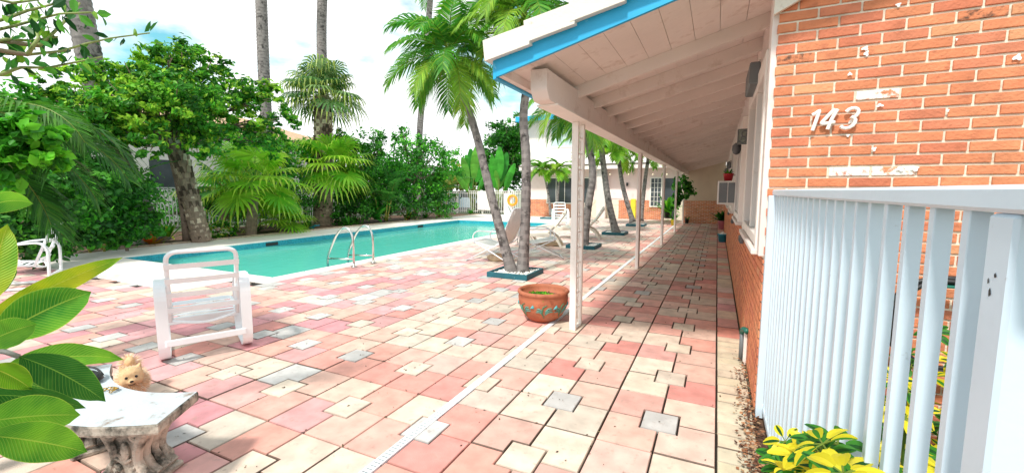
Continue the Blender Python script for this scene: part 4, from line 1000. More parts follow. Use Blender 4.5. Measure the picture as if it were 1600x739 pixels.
for k, (x0, D_) in enumerate(((560, 36), (640, 36), (480, 34), (380, 30))):
    bb = [pxblob(x0+dx_, 262+dy_, 36, D_, 1) for dx_, dy_ in ((-35, 20), (0, 0), (38, 15), (0, 34))]
    tree('background_tree', ['distant tree far behind the light open tree', 'distant tree behind the areca palm clump', 'distant tree behind the sabal palm', 'distant tree behind the dark hedge bush', 'distant tree behind the booted trunk', 'distant tree behind the thick leaning trunk', 'distant tree at the far left behind all shrubs'][k], 'tree', gz(AD(x0, 300, D_)), bb, 2600, .32, GD+GM[:2], 70+k, .2)
# traveller's palm with paddle leaves
def paddle(label, base, px, D, seed):
    t = thing('banana_plant', label, 'banana plant', gz(base)); rg = random.Random(seed); m = MB(); st = MB()
    for (x, y) in px:
        tip = AD(x, y, D+rg.uniform(-.3, .3)); b_ = gz(base)+Vector((rg.uniform(-.2, .2), rg.uniform(-.2, .2), .6)); mid = b_.lerp(tip, .42)
        st.tube([gz(base), b_, mid], [.09, .06, .03], 7, c=S('8aa050'))
        d = (tip-mid); L = d.length; d.normalize(); sd = d.cross(Vector(fwd)).normalized()*L*.13; n_ = 7; pr = None; c = rg.choice([S('4fae3a'), S('78c04a'), S('3c9234')])
        for i in range(n_+1):
            u = i/n_; w_ = math.sin(math.pi*(.06+.9*u))**.6; q = mid+d*L*u+Vector((0, 0, -.12*L*u*u)); dp = Vector((0, .06, -.05))*w_
            cur = (m.V(q-sd*w_+dp), m.V(q), m.V(q+sd*w_+dp))
            if pr: kk = rg.uniform(.85, 1.15); cc = tuple(x_*kk for x_ in c); m.F([pr[0], pr[1], cur[1], cur[0]], cc); m.F([pr[1], pr[2], cur[2], cur[1]], cc)
            pr = cur
    st.build('stems', M_frond, t, world=True); m.build('leaves', M_leaf, t, world=True)
paddle('tall paddle-leaved plant left of the leaning palm at the far fence', AD(738, 325, 29.5), ((722, 240), (735, 226), (752, 235), (722, 262), (764, 252), (744, 222), (712, 268), (756, 268), (736, 262), (728, 236), (708, 250)), 29.5, 81)
paddle('second paddle-leaved plant between the two crossing palm trunks', AD(778, 325, 29), ((768, 236), (780, 222), (792, 232), (804, 250), (762, 256), (788, 256), (774, 262), (800, 270)), 29, 82)
# small bed plants
def rosette(name, label, base, n, ln, wd, cols, seed, cat='plant', group=None, z=.03):
    t = thing(name, label, cat, base, group=group); return tuft(t, z, n, ln, random.Random(seed), cols, wd)
YG = [S('b8cc2c'), S('8fbe2c'), S('5fa828')]
t_ = thing('bromeliad', 'yellow-green arching plant behind the orange leaf cluster', 'plant', G(262, 378)); tuft(t_, .05, 40, 1.0, random.Random(1), YG, .045)
t_ = thing('croton', 'orange leafed cluster at the pool deck left of the booted trunk', 'plant', G(236, 383)); tuft(t_, .02, 24, .55, random.Random(2), [S('e0702a'), S('d85a28'), S('c8a030')], .07)
t_ = thing('broad_leaf_plant', 'bright upright broad-leaved plant in the middle of the bed', 'plant', G(587, 348)); tuft(t_, .15, 26, 1.25, random.Random(3), [S('4fb83a'), S('6cc84a'), S('3a9a30')], .11)
t_ = thing('bromeliad', 'yellow bromeliad with orange base right of the broad-leaved plant', 'plant', G(637, 344)); tuft(t_, .03, 34, .95, random.Random(5), YG+[S('d8c83c')], .05)
m = MB(); m.lathe([(.10, 0), (.18, .14), (.2, .26), (.16, .26), (.001, .22)], n=14); m.build('pot', M_terra, t_, smooth=True)
for k, (x, y, lab) in enumerate(((545, 353, 'low dark fern at the foot of the taller fan palm'), (400, 364, 'low fern beneath the lush fan palm'), (665, 342, 'small green fern beside the yellow bromeliad'), (752, 333, 'red-tipped small plant beneath the far fence board'), (735, 335, 'small green plant at the far fence left of the board'), (480, 357, 'yellowing low plant right of the low fan palm'), (200, 385, 'low dark fern left of the orange leaf cluster'))):
    t_ = thing('fern', lab, 'plant', G(x, y), group='low ferns along the pool bed'); tuft(t_, .02, 40, .7, random.Random(90+k), GM+([S('b04030')] if k == 3 else []), .035)
m = MB(); m.tube([(-.3, 0, .03), (.0, .02, .10), (.28, -.02, .14)], [.03, .07, .03], 8, flat=.5); m.box(-.34, -.12, -.08, .08, .0, .05, bev=.015)
o = m.build('pool_float', pm('light_blue_plastic', S('3fb4dc'), .4)); o.location = G(492, 357); tag(o, 'light blue pool toy on the bed edge beside the fan palms', 'pool toy')
#@@OBJECTS
# pool ladder
t = thing('pool_ladder', 'pair of shiny steel pool ladder rails on the near pool edge', 'pool ladder', (-6.62, 6.55, 0))
for dy, lab in ((-.27, None), (.27, None)):
    m = MB(); y0 = dy
    pts = [(.13, y0, 0), (.13, y0, .62), (.03, y0, .78), (-.14, y0, .80), (-.33, y0, .62), (-.60, y0, .16), (-.62, y0, -.6)]
    m.tube(rnd(pts, .12, 5), .022, 12); r_ = m.build('rail', M_steel, t, smooth=True)
    m = MB(); m.tube([(.13, y0, .17), (-.60, y0, .13)], .016, 10); m.build('cross_bar', M_steel, t, smooth=True)
    m = MB(); m.lathe([(.055, .0), (.055, .012), (.03, .022), (.001, .022)], center=(.13, y0, .013), n=16); m.build('flange', M_steel, t, smooth=True)
for k in range(2): m = MB(); m.box(-.66, -.58, -.25, .25, -.40-.25*k, -.37-.25*k, bev=.006); m.build('step', M_white, t)
# skimmer mouths
for (x, y) in ((425, 383), (657, 353)):
    p = AX(x, y, PX0+.004); m = MB(); m.box(PX0+.002, PX0+.012, p.y-.2, p.y+.2, -.15, -.05)
    o = m.build('skimmer', M_dark); tag(o, 'dark skimmer slot in the far pool wall, %s' % ('behind the near white chair' if x < 500 else 'toward the far end'), 'skimmer')
# strap chair
def strap_chair(label, loc, rz):
    t = thing('strap_chair', label, 'chair', loc, rz, 'white strap patio chairs')
    W = .285
    sect = [(-1, -.25), (1, -.25), (1, .25), (-1, .25)]
    for s_ in (-1, 1):
        m = MB(); x = s_*(W+.03)
        path = rnd([(x, .30, .022), (x, .06, .022), (x, -.035, .10), (x, -.055, .62), (x, .02, .725), (x, .34, .70), (x, .60, .60), (x, .66, .40), (x, .62, .06), (x, .50, .022), (x, .30, .022)], .09, 4)
        m.tube(path, .042, sect=[(-.28, -1), (.28, -1), (.28, 1), (-.28, 1)], updir=(1, 0, 0), caps=False)
        m.build('side_frame', M_plas, t)
    m = MB(); bw = .255
    bp_ = [(-bw, .13, .34), (-bw, -.02, .72), (-bw, -.13, 1.0), (bw, -.13, 1.0), (bw, -.02, .72), (bw, .13, .34)]
    m.tube(rnd(bp_, .09, 6), .019, 10)
    m.tube(rnd([(-bw, .13, .35), (-bw*.8, .10, .33), (0, .05, .30), (bw*.8, .10, .33), (bw, .13, .35)], .1, 5), .013, 8)
    m.build('back_frame', M_plas, t, smooth=True)
    def yb(z): return lerp(.13, -.02, (z-.34)/.38) if z < .72 else lerp(-.02, -.13, (z-.72)/.28)
    for z in (.87, .735, .60, .455):
        m = MB(); n_ = 8
        for k in range(n_):
            x0, x1 = lerp(-bw-.02, bw+.02, k/n_), lerp(-bw-.02, bw+.02, (k+1)/n_)
            s0 = .012*math.sin(math.pi*k/n_); s1 = .012*math.sin(math.pi*(k+1)/n_)
            i = [m.V(p) for p in ((x0, yb(z)-.022-s0, z-.024), (x1, yb(z)-.022-s1, z-.024), (x1, yb(z+.048)-.022-s1, z+.024), (x0, yb(z+.048)-.022-s0, z+.024), (x0, yb(z)-.018-s0, z-.024), (x1, yb(z)-.018-s1, z-.024), (x1, yb(z+.048)-.018-s1, z+.024), (x0, yb(z+.048)-.018-s0, z+.024))]
            for q in ((0,3,2,1),(4,5,6,7),(0,1,5,4),(2,3,7,6)): m.F([i[w_] for w_ in q])
        m.build('back_strap', M_plas, t)
    m = MB(); m.tube(rnd([(-bw, .13, .36), (-bw, .62, .40), (bw, .62, .40), (bw, .13, .36)], .07, 5), .018, 10); m.build('seat_frame', M_plas, t, smooth=True)
    for k in range(6):
        y = .17+k*.082; m = MB(); m.box(-bw-.018, bw+.018, y-.024, y+.024, .352+k*.007, .360+k*.007, bev=.003); m.build('seat_strap', M_plas, t)
    for y, z in ((-.045, .185), (.60, .22)):
        m = MB(); m.box(-W-.02, W+.02, y-.012, y+.012, z-.03, z+.03, bev=.006); m.build('stretcher', M_plas, t)
    return t
c1 = strap_chair('white strap chair with its back to us in front of the pool', (-4.21, 2.27, 0), R(64))
dup(c1, (-9.75, 3.0, 0), R(150), 'white strap chair half hidden by leaves at the left edge')
dup(c1, (-6.35, 18.3, 0), R(205), 'far white strap chair by the small palms, facing us')
# sling chairs
def sling_chair(label, loc, rz):
    t = thing('sling_chair', label, 'chair', loc, rz, 'sling chairs by the crossing palms'); W = .27
    for s_ in (-1, 1):
        m = MB(); x = s_*W
        m.tube(rnd([(x, .62, .012), (x, .1, .26), (x, -.30, .44), (x, -.36, .5)], .05), .013, 8)
        m.tube(rnd([(x, -.55, .012), (x, -.1, .22), (x, .42, .44)], .05), .013, 8)
        m.tube(rnd([(x*1.15, -.33, .40), (x*1.15, -.38, .68), (x*1.15, .30, .68), (x*1.15, .42, .56), (x*1.15, .36, .40)], .1, 5), .014, 8)
        m.build('leg', M_plas, t, smooth=True)
    m = MB()
    m.tube([(-W, .62, .012), (W, .62, .012)], .012, 8); m.tube([(-W, -.55, .012), (W, -.55, .012)], .012, 8)
    m.build('crossbars', M_plas, t, smooth=True)
    m = MB(); m.tube(rnd([(-W, .46, .45), (-W, -.12, .34), (-W, -.30, .5), (-W, -.62, 1.17), (W, -.62, 1.17), (W, -.30, .5), (W, -.12, .34), (W, .46, .45), (-W, .46, .45)], .08, 5), .013, 8); m.build('frame', M_plas, t, smooth=True)
    pr = rnd([(0, .46, .45), (0, -.12, .345), (0, -.30, .5), (0, -.62, 1.16)], .12, 5); m = MB(); prv = None
    for q in pr:
        cur = [m.V((x, q.y, q.z-(.02*(1-(x/W)**2)))) for x in (-W+.01, -W*.5, 0, W*.5, W-.01)]
        if prv:
            for k in range(4): m.F([prv[k], prv[k+1], cur[k+1], cur[k]])
        prv = cur
    o = m.build('sling', M_sling, t, smooth=True); md = o.modifiers.new('thick', 'SOLIDIFY'); md.thickness = .004
    return t
s1 = sling_chair('reclined white sling chair left of the crossing palm trunks', (-4.25, 8.15, 0), R(82))
dup(s1, (-3.72, 9.05, 0), R(-62), 'white tube sling chair seen behind the stained palm trunk')
# cream resin loungers
def resin_chair(label, loc, rz):
    t = thing('resin_lounger', label, 'lounger', loc, rz, 'cream resin loungers'); W = .30
    for s_ in (-1, 1):
        m = MB(); x = s_*W
        sec_ = [(-.35, -1), (.35, -1), (.35, 1), (-.35, 1)]
        m.tube(bez((x, .75, .36), (x, .45, .40), (x, .30, .0), 7), .075, sect=sec_, updir=(1, 0, 0)); m.tube(bez((x, -.1, .34), (x, -.28, .30), (x, -.42, .0), 7), .075, sect=sec_, updir=(1, 0, 0)); m.build('leg', M_resin, t)
        m = MB(); m.tube(bez((x*1.05, -.36, .52), (x*1.05, 0, .66), (x*1.05, .36, .46), 7), .045, sect=[(-.9, -.28), (.9, -.28), (.9, .28), (-.9, .28)], updir=(0, 0, 1)); m.build('armrest', M_resin, t)
    m = MB()
    for k in range(7):
        x0 = -W+.02+k*.083; 
        for (a, b_) in (((.95, .34), (.0, .34)), ):
            pass
        m.box(x0, x0+.07, -.06, .98, .335, .365, bev=.008)
    m.box(-W-.02, -W+.02, -.1, 1.0, .27, .37, bev=.012); m.box(W-.02, W+.02, -.1, 1.0, .27, .37, bev=.012)
    m.box(-W, W, .94, 1.0, .32, .37, bev=.01); m.box(-W, W, -.08, -.03, .31, .36, bev=.01); m.build('seat', M_resin, t)
    m = MB()
    for k in range(7):
        x0 = -W+.02+k*.083; a, b_ = Vector((x0+.035, -.05, .36)), Vector((x0+.035, -.52-.0*k, 1.02-.03*abs(k-3)))
        m.tube([a, (a+b_)/2+Vector((0, -.03, -.02)), b_], .035, sect=[(-1, -.3), (1, -.3), (1, .3), (-1, .3)], updir=(1, 0, 0)) if False else m.tube([a, (a+b_)/2+Vector((0, -.02, -.02)), b_], .040, 8, flat=.7)
    a = Vector((-W, -.47, .93)); m.tube([a, a+Vector((2*W, 0, 0))], .028, 8, flat=.6); a = Vector((-W, -.2, .56)); m.tube([a, a+Vector((2*W, 0, 0))], .028, 8, flat=.6)
    m.build('backrest', M_resin, t, smooth=True)
    return t
r1 = resin_chair('cream resin lounger left of the nearest post beside the pebble tray', (-4.25, 11.2, 0), R(105))
dup(r1, (-3.75, 13.5, 0), R(100), 'cream resin lounger showing right of the thick palm trunk')
# rock
def lump(m, c, r, rg, sc_=(1, 1, .6), n=12, mm_=8, col_=None):
    k0 = len(m.v); m.ball(c, r, n, mm_, sc_, c=col_)
    for k in range(k0, len(m.v)):
        v_ = Vector(m.v[k])-Vector(c); f_ = 1+.12*math.sin(v_.x*23/r*.12+rg.random()*.6)+rg.uniform(-.06, .06); m.v[k] = tuple(Vector(c)+v_*f_)
t = thing('rock', 'rounded beige rock on the pavers under the sling chair', 'rock', G(776, 407)); m = MB(); lump(m, (0, 0, .06), .2, random.Random(4), (1.2, .8, .5)); m.build('stone', pm('beige_stone', S('cbb394'), .9, .2, 8, .5, 40), t, smooth=True)
t = thing('rock', 'pale flat rock at the edge beside the cream lounger', 'rock', G(858, 383)); m = MB(); lump(m, (0, 0, .06), .3, random.Random(9), (1.5, .8, .3)); m.build('stone', MATS['beige_stone'], t, smooth=True)
# terracotta bowl
t = thing('terracotta_bowl', 'wide terracotta bowl painted with turquoise leaves by the nearest porch post', 'plant pot', (-1.81, 4.66, 0))
m = MB(); prof = [(.13, 0), (.165, .015), (.225, .07), (.265, .14), (.288, .21), (.295, .28), (.288, .318), (.298, .326), (.306, .345), (.300, .364), (.285, .372), (.268, .366), (.26, .34), (.255, .26), (.001, .26)]
m.lathe(prof, n=48); m.build('bowl', M_terra, t, smooth=True)
def potp(a, z):
    r = np.interp(z, [p[1] for p in prof[:7]], [p[0] for p in prof[:7]])+.003; return Vector((r*math.cos(a), r*math.sin(a), z))
a0 = math.atan2(-4.66, 1.81); m = MB(); GT = S('5f9a8c'); GD2 = S('4a7a5a')
def stroke(pts, r, c):
    pp = []
    for (a, z), (b_, z2) in zip(pts, pts[1:]):
        for q in range(4): pp.append(potp(a0+lerp(a, b_, q/4), lerp(z, z2, q/4)))
    pp.append(potp(a0+pts[-1][0], pts[-1][1])); n_ = len(pp); m.tube(pp, [r*(.35+.65*math.sin(math.pi*(i+.3)/(n_))) for i in range(n_)], 6, c=c)
for a in (.05, .85, -.9, 1.9, 2.9, 4.0, -1.9):
    stroke([(a, .08), (a-.10, .14), (a-.05, .22), (a+.1, .245)], .008, GD2)
    for k in range(3):
        stroke([(a+.02, .12+.02*k), (a+.16, .16+.022*k), (a+.36-.03*k, .165+.022*k)], .008, GT); 
        if k < 3: stroke([(a-.05, .13+.02*k), (a-.2, .16+.02*k), (a-.36+.03*k, .155+.022*k)], .007, GT)
    for k in range(3): stroke([(a+.38, .19), (a+.44+.03*k, .21+.01*k), (a+.52, .2)], .01, S('57aeb4'))
m.build('painted_leaves', pm('painted_leaf', attr=True, rough=.6, var=.2, scale=30), t, smooth=True)
m = MB(); m.lathe([(.256, .27), (.2, .285), (.001, .29)], n=30); m.build('soil', M_soil, t, smooth=True)
tuft(t, .28, 220, .06, random.Random(6), GM+GL, .006, name='weeds'); 
o = leaf_cloud('ground_cover', [((-1.81, 4.66, .295), (.2, .2, .015), 1)], 900, .022, GM+GL, 7, t, aspect=1.4)
# potted plants of the walk
def pot_plant(label, loc, r, h_, mat_, n, ln, wd, cols, seed, name='potted_plant', el=None):
    t = thing(name, label, 'pot plant', loc)
    m = MB(); m.lathe([(r*.7, 0), (r*.95, h_*.85), (r, h_*.86), (r, h_), (r*.88, h_), (r*.85, h_*.85), (.001, h_*.85)], n=22); m.build('pot', mat_, t, smooth=True)
    if n: tuft(t, h_*.85, n, ln, random.Random(seed), cols, wd)
    return t
def at(x, y): return G(x, y)
pot_plant('pink glazed pot of drooping leaves near the end of the porch walk', at(1128, 358), .17, .34, M_pinkpot, 60, .75, .05, GD+GM, 11)
tq = pot_plant('teal bucket heaped with white stones against the brick wall', at(1129, 378), .15, .24, M_tealpot, 0, 0, 0, GM, 12, name='bucket')
m = MB(); rg_ = random.Random(3)
for k in range(26): a = rg_.uniform(0, 6.28); r_ = rg_.uniform(0, .1); lump(m, (r_*math.cos(a), r_*math.sin(a), .235+.05*(1-r_/.1)), .028, rg_, (1, 1, .8), 7, 5)
m.build('stones', M_white, tq, smooth=True)
pot_plant('yellow pot with upright leaves at the foot of a far porch post', at(1052, 352), .13, .26, M_yel, 26, .5, .03, GM, 13)
pot_plant('small black pot by the last porch post', at(1073, 349), .10, .2, M_black, 18, .3, .03, GD, 14)
pot_plant('tall green plant in a dark pot outside the far screen door', AY(1044, 341, 22.6)*1, .2, .3, M_black, 40, 1.3, .09, GL, 15)
# vine hanging on the far post
t = thing('hanging_plant', 'dark leafy plant hanging from the beam near the walk end', 'hanging plant', (-1.36, 17.6, 2.3))
m = MB(); m.tube([(0, 0, 0), (0, 0, -.5)], .006, 5); m.lathe([(.07, -.62), (.11, -.5), (.12, -.48), (.001, -.5)], n=14); m.build('hanger', M_dark, t)
leaf_cloud('leaves', [((-1.25, 17.6, 1.85), (.33, .4, .28), 1), ((-1.15, 17.6, 1.45), (.3, .3, .3), 1), ((-1.4, 17.6, 1.1), (.2, .2, .35), .6)], 900, .13, GD+GM[:1], 15, t, hang=1.2, aspect=1.6)
# far striped box on the planting etc: leaf litter along the wall base
m = MB(); lr = random.Random(21)
for k in range(900):
    y = lr.triangular(1.4, 4.6, 2.6); x = lr.triangular(.16, .33, .29); z = .004+lr.uniform(0, .03); a = lr.uniform(0, 6.28); L = lr.uniform(.012, .034); w_ = L*.35
    d = Vector((math.cos(a), math.sin(a), lr.uniform(-.2, .4))); s_ = Vector((-math.sin(a), math.cos(a), lr.uniform(-.5, .5))); p = Vector((x, y, z+.004)); c = lr.choice((S('8a5a3c'), S('6d4530'), S('b07c58'), S('4f3426'), S('a08060')))
    m.poly([p-d*L/2, p+s_*w_+Vector((0, 0, .004)), p+d*L/2, p-s_*w_], c)
for k in range(520):       # crumbs on the pavers
    y = lr.uniform(.8, 12); x = lr.uniform(-7, .1); L = lr.uniform(.004, .011); a = lr.uniform(0, 6.28); p = Vector((x, y, .006)); d = Vector((math.cos(a), math.sin(a), .2)); s_ = Vector((-math.sin(a), math.cos(a), .3)); m.poly([p-d*L, p+s_*L*.6, p+d*L, p-s_*L*.6], S('4b3a2c'))
for k in range(1100):      # grit caught in the joints
    i_ = lr.randint(0, 18); x = X00-PXP*i_+lr.gauss(0, .004) if lr.random() < .55 else lr.uniform(-6.5, .05); y = lr.uniform(.9, 9) if x != round(x, 9) or True else 0
    if lr.random() < .45: y = Y00+PYP*lr.randint(-4, 16)+lr.gauss(0, .004)
    L = lr.uniform(.004, .013); a = lr.uniform(0, 6.28); p = Vector((x, y, .003)); d = Vector((math.cos(a), math.sin(a), .2)); s_ = Vector((-math.sin(a), math.cos(a), .3)); m.poly([p-d*L, p+s_*L*.6, p+d*L, p-s_*L*.6], lr.choice((S('3a2a1e'), S('554232'), S('6a5a3a'))))
o = m.build('leaf_litter', M_dry); struct(o, 'stuff'); tag(o, 'dry brown leaf litter along the wall foot and crumbs on the pavers', 'leaf litter')
# bench
bt = thing('stone_bench', 'curved pale cast stone bench with scrolled pedestal behind the big leaves', 'bench', (-2.95, 1.08, 0))
def arc3(a, b_, c, n): # quadratic through three points
    return [((1-t)*(1-2*t)*a[0]+4*t*(1-t)*b_[0]+t*(2*t-1)*c[0], (1-t)*(1-2*t)*a[1]+4*t*(1-t)*b_[1]+t*(2*t-1)*c[1]) for t in [i/n for i in range(n+1)]]
inner = arc3((-2.54, 1.30), (-2.97, 1.15), (-3.46, 1.29), 14); outer = arc3((-3.72, 1.04), (-2.98, .80), (-2.35, 1.02), 18)
outl = inner+outer; cxy = (-2.97, 1.05)
m = MB(); zt = .42; th = .055
rings = []
for z, k in ((zt-th, .985), (zt-th+.012, 1.0), (zt-.008, 1.0), (zt, .988)): rings.append([m.V((cxy[0]+(x-cxy[0])*k, cxy[1]+(y-cxy[1])*k, z)) for x, y in outl])
n_ = len(outl)
for r0, r1_ in zip(rings, rings[1:]):
    for k in range(n_): m.F([r0[(k+1) % n_], r0[k], r1_[k], r1_[(k+1) % n_]])
m.m = 1
for k in range(14):
    a = rings[-1]; j = n_-1-int(round((k)*(18/14))) ; j2 = n_-1-int(round((k+1)*(18/14)))
    m.F([a[k], a[k+1], a[j2], a[j]]) if j != j2 else None
m.m = 0
m.F(rings[0])
m.build('seat', [M_conc, M_conctop], bt, world=True)
def pedestal(cx, cy, ang):
    M_ = Matrix.Translation((cx, cy, 0)) @ Matrix.Rotation(ang, 4, 'Z'); m = MB(); h_ = .365
    m.box(-.15, .15, -.11, .11, 0, .035, M_, bev=.01); m.box(-.14, .14, -.10, .10, h_-.03, h_, M_, bev=.008)
    zz = [.035, .08, .14, .2, .26, .31, .336]; wx = [.12, .085, .06, .065, .09, .115, .125]
    for z0, z1, w0, w1 in zip(zz, zz[1:], wx, wx[1:]):
        i = [m.V(M_ @ Vector(p)) for p in ((-w0, -.07, z0), (w0, -.07, z0), (w0, .07, z0), (-w0, .07, z0), (-w1, -.07, z1), (w1, -.07, z1), (w1, .07, z1), (-w1, .07, z1))]
        for q in ((0,1,5,4),(1,2,6,5),(2,3,7,6),(3,0,4,7)): m.F([i[k] for k in q])
    for sx in (-1, 1):
        for yy in (-.07, -.025, .025, .07):                    # ribbed S-curve folds on both narrow sides
            pts = [M_ @ Vector((sx*x, yy, z)) for x, z in ((.125, .335), (.118, .30), (.085, .25), (.062, .19), (.06, .14), (.085, .085), (.125, .045))]; m.tube(pts, [.022, .026, .026, .024, .022, .024, .026], 8)
    for sy in (-1, 1):
        for sx in (-1, 1):                                     # volutes on the broad faces
            for zc, r0 in ((.275, .045), (.085, .04)):
                pts = [M_ @ Vector((sx*(.072)+math.cos(R(a)*sx)*r0*(1-a/620), sy*.078, zc+math.sin(R(a))*r0*(1-a/620))) for a in range(0, 560, 30)]; m.tube(pts, .011, 7)
        m.ball(M_ @ Vector((0, sy*.075, .19)), .03, 10, 8, (1, .6, 1.6))
        for k in range(5): a = R(90+(k-2)*32); m.tube([M_ @ Vector((0, sy*.08, .13)), M_ @ Vector((math.cos(a)*.05, sy*.088, .13+math.sin(a)*.06))], [.012, .006], 6)
    m.build('pedestal', M_conc, bt, world=True)
pedestal(-2.72, 1.09, R(22)); pedestal(-3.32, 1.13, R(-20))
# bag and chain on the bench
p = G(122, 612, .42); t = thing('handbag', 'small black bag lying on the stone bench', 'bag', (-3.27, 1.08, .421), R(15))
m = MB(); lump(m, (0, 0, .028), .10, random.Random(8), (1.25, .6, .32), 16, 10); m.build('pouch', M_black, t, smooth=True)
m = MB(); m.tube(bez((-.10, -.02, .05), (-.05, .10, .09), (.08, .05, .03), 8), .006, 6); m.build('strap', M_black, t, smooth=True)
t = thing('gold_chain', 'thin gold chain lying by the black bag on the bench', 'chain', (-3.06, 1.02, .423))
m = MB()
cp = bez((-.10, -.02, .008), (.02, -.06, .008), (.05, .06, .008), 9)+bez((.05, .06, .008), (.10, .13, .012), (.12, .06, .01), 8)
for k, q in enumerate(cp): m.tube([q+Vector((.011*math.cos(R(a+k*40)), .008*math.sin(R(a+k*40)), .004*math.sin(R(a)))) for a in range(0, 361, 45)], .0028, 5, caps=False)
m.build('links', M_gold, t, smooth=True)
# pomeranian
hp = AD(205, 587, 3.97); fdir = (Vector((0, 0, EYE))-hp); fdir.z = 0; fdir.normalize(); rz = math.atan2(-fdir.x, fdir.y)
dog = thing('dog', 'small cream fluffy pomeranian peeking over the far side of the stone bench', 'dog', (hp.x, hp.y, 0), rz)
hz = hp.z
m = MB()
def db(x, y, z, r, s_=(1, 1, 1)): m.ball((x, y, z), r, 14, 10, s_)
db(0, 0, hz, .066, (1.08, .95, 1)); db(.034, .03, hz-.022, .032); db(-.034, .03, hz-.022, .032); db(0, .058, hz-.022, .023, (1, 1.25, .85))
db(0, -.05, hz-.075, .085, (1.1, 1, 1)); db(0, -.13, hz-.09, .088, (1, 1.25, .95)); db(0, -.22, hz-.09, .08, (1, 1.1, .95)); db(0, -.285, hz-.02, .045, (1, 1, 1.2)); db(0, -.25, hz+.03, .04, (.8, 1.1, 1))
for sx in (-1, 1):
    m.tube([(sx*.038, -.01, hz+.035), (sx*.056, -.012, hz+.085)], [.026, .004], 10)
    zf = hz-.13
    m.tube([(sx*.042, -.055, zf), (sx*.043, -.06, zf*.5), (sx*.043, -.05, .022), (sx*.043, -.03, .012)], [.03, .018, .014, .015], 10)
    m.tube([(sx*.045, -.21, zf), (sx*.048, -.19, zf*.62), (sx*.048, -.245, zf*.33), (sx*.048, -.235, .022), (sx*.048, -.215, .012)], [.042, .028, .017, .014, .015], 10)
for k in range(len(m.c)): m.c[k] = S('e0bd92')
body = m.build('body', M_fur, dog, smooth=True)
md = body.modifiers.new('remesh', 'REMESH'); md.mode = 'VOXEL'; md.voxel_size = .007; md.use_smooth_shade = True
md = body.modifiers.new('smooth', 'SMOOTH'); md.iterations = 3; md.factor = .5
M_furs = pm('cream_fur_solid', S('dcb88c'), .9, .1, 25, .5, 150)
body.data.materials.clear(); body.data.materials.append(M_furs)
m2 = MB(); fr_ = random.Random(9)
blobs_ = [((0, 0, hz), .064, 2200, .013), ((0, -.05, hz-.07), .088, 1600, .038), ((0, -.14, hz-.09), .09, 1200, .04), ((0, -.23, hz-.08), .08, 900, .04), ((0, -.28, hz+.01), .05, 500, .045)]
for c_, r_, n_, L_ in blobs_:
    for k in range(n_):
        d = Vector((fr_.gauss(0, 1), fr_.gauss(0, 1), fr_.gauss(0, 1))).normalized()
        if c_[2] == hz and d.y > .35: 
            if fr_.random() < .9: continue
        p_ = Vector(c_)+d*r_*.96; tg = (d+Vector((0, -.35, -.35))).normalized()*L_*fr_.uniform(.6, 1.1); s_ = d.cross(Vector((fr_.random(), fr_.random(), 1))).normalized()*.0022; kk = fr_.uniform(.85, 1.12); c = tuple(x_*kk for x_ in fr_.choice((S('eedbc0'), S('e2c4a0'), S('f4e8d6'), S('d8b088'))))
        m2.poly([p_-s_, p_+s_, p_+tg], c)
m2.build('fur', M_fur, dog)
for sx in (-1, 1): m = MB(); m.ball((sx*.026, .054, hz+.008), .0095, 10, 8); m.build('eye', pm('eye_black', (.01, .008, .008), .08, .02), dog, smooth=True)
m = MB(); m.ball((0, .088, hz-.012), .0095, 10, 8, (1.2, .8, .8)); m.build('nose', MATS['eye_black'], dog, smooth=True)
m = MB(); m.tube(bez((-.018, .078, hz-.034), (0, .092, hz-.040), (.018, .078, hz-.034), 6), .0022, 6); m.build('mouth', MATS['eye_black'], dog)
#@@FOREGROUND
def big_leaf(m, base, tip, width, bow=.12, tilt=.0, nseg=16, roll=0., wav=.03, seed=0):
    base, tip = Vector(base), Vector(tip); L = (tip-base).length; d = (tip-base).normalized(); view = ((base+tip)/2-Vector((0, 0, EYE))).normalized()
    sd = d.cross(view).normalized(); nm = sd.cross(d).normalized()
    if nm.dot(view) > 0: nm = -nm; 
    sd = (Matrix.Rotation(roll, 3, d) @ sd); nm = (Matrix.Rotation(roll, 3, d) @ nm)
    ctrl = (base+tip)/2+Vector((0, 0, 1))*bow*L; pts = bez(base, ctrl, tip, nseg); nx = 8; pr = None
    for i, q in enumerate(pts):
        u = i/nseg; w_ = width/2*max(.02, (math.sin(math.pi*min(1, u**.85))**.75))*(1 if u < .93 else (1-u)/.07*.75+.1)
        row = []
        for j in range(nx+1):
            v_ = j/nx*2-1; row.append(m.V(q+sd*v_*w_+nm*(abs(v_)*w_*.28+wav*width*math.sin(u*17+v_*1.5+seed)*abs(v_)**2)))
        if pr:
            for j in range(nx): m.F([pr[j], pr[j+1], row[j+1], row[j]], uv=[(u-1/nseg, j/nx), (u-1/nseg, (j+1)/nx), (u, (j+1)/nx), (u, j/nx)])
        pr = row
pl = thing('plumeria', 'big glossy paddle-leaved plant filling the lower left corner', 'plant', tuple(gz(AD(-70, 640, 1.75))))
stem_top = AD(-70, 560, 1.7)
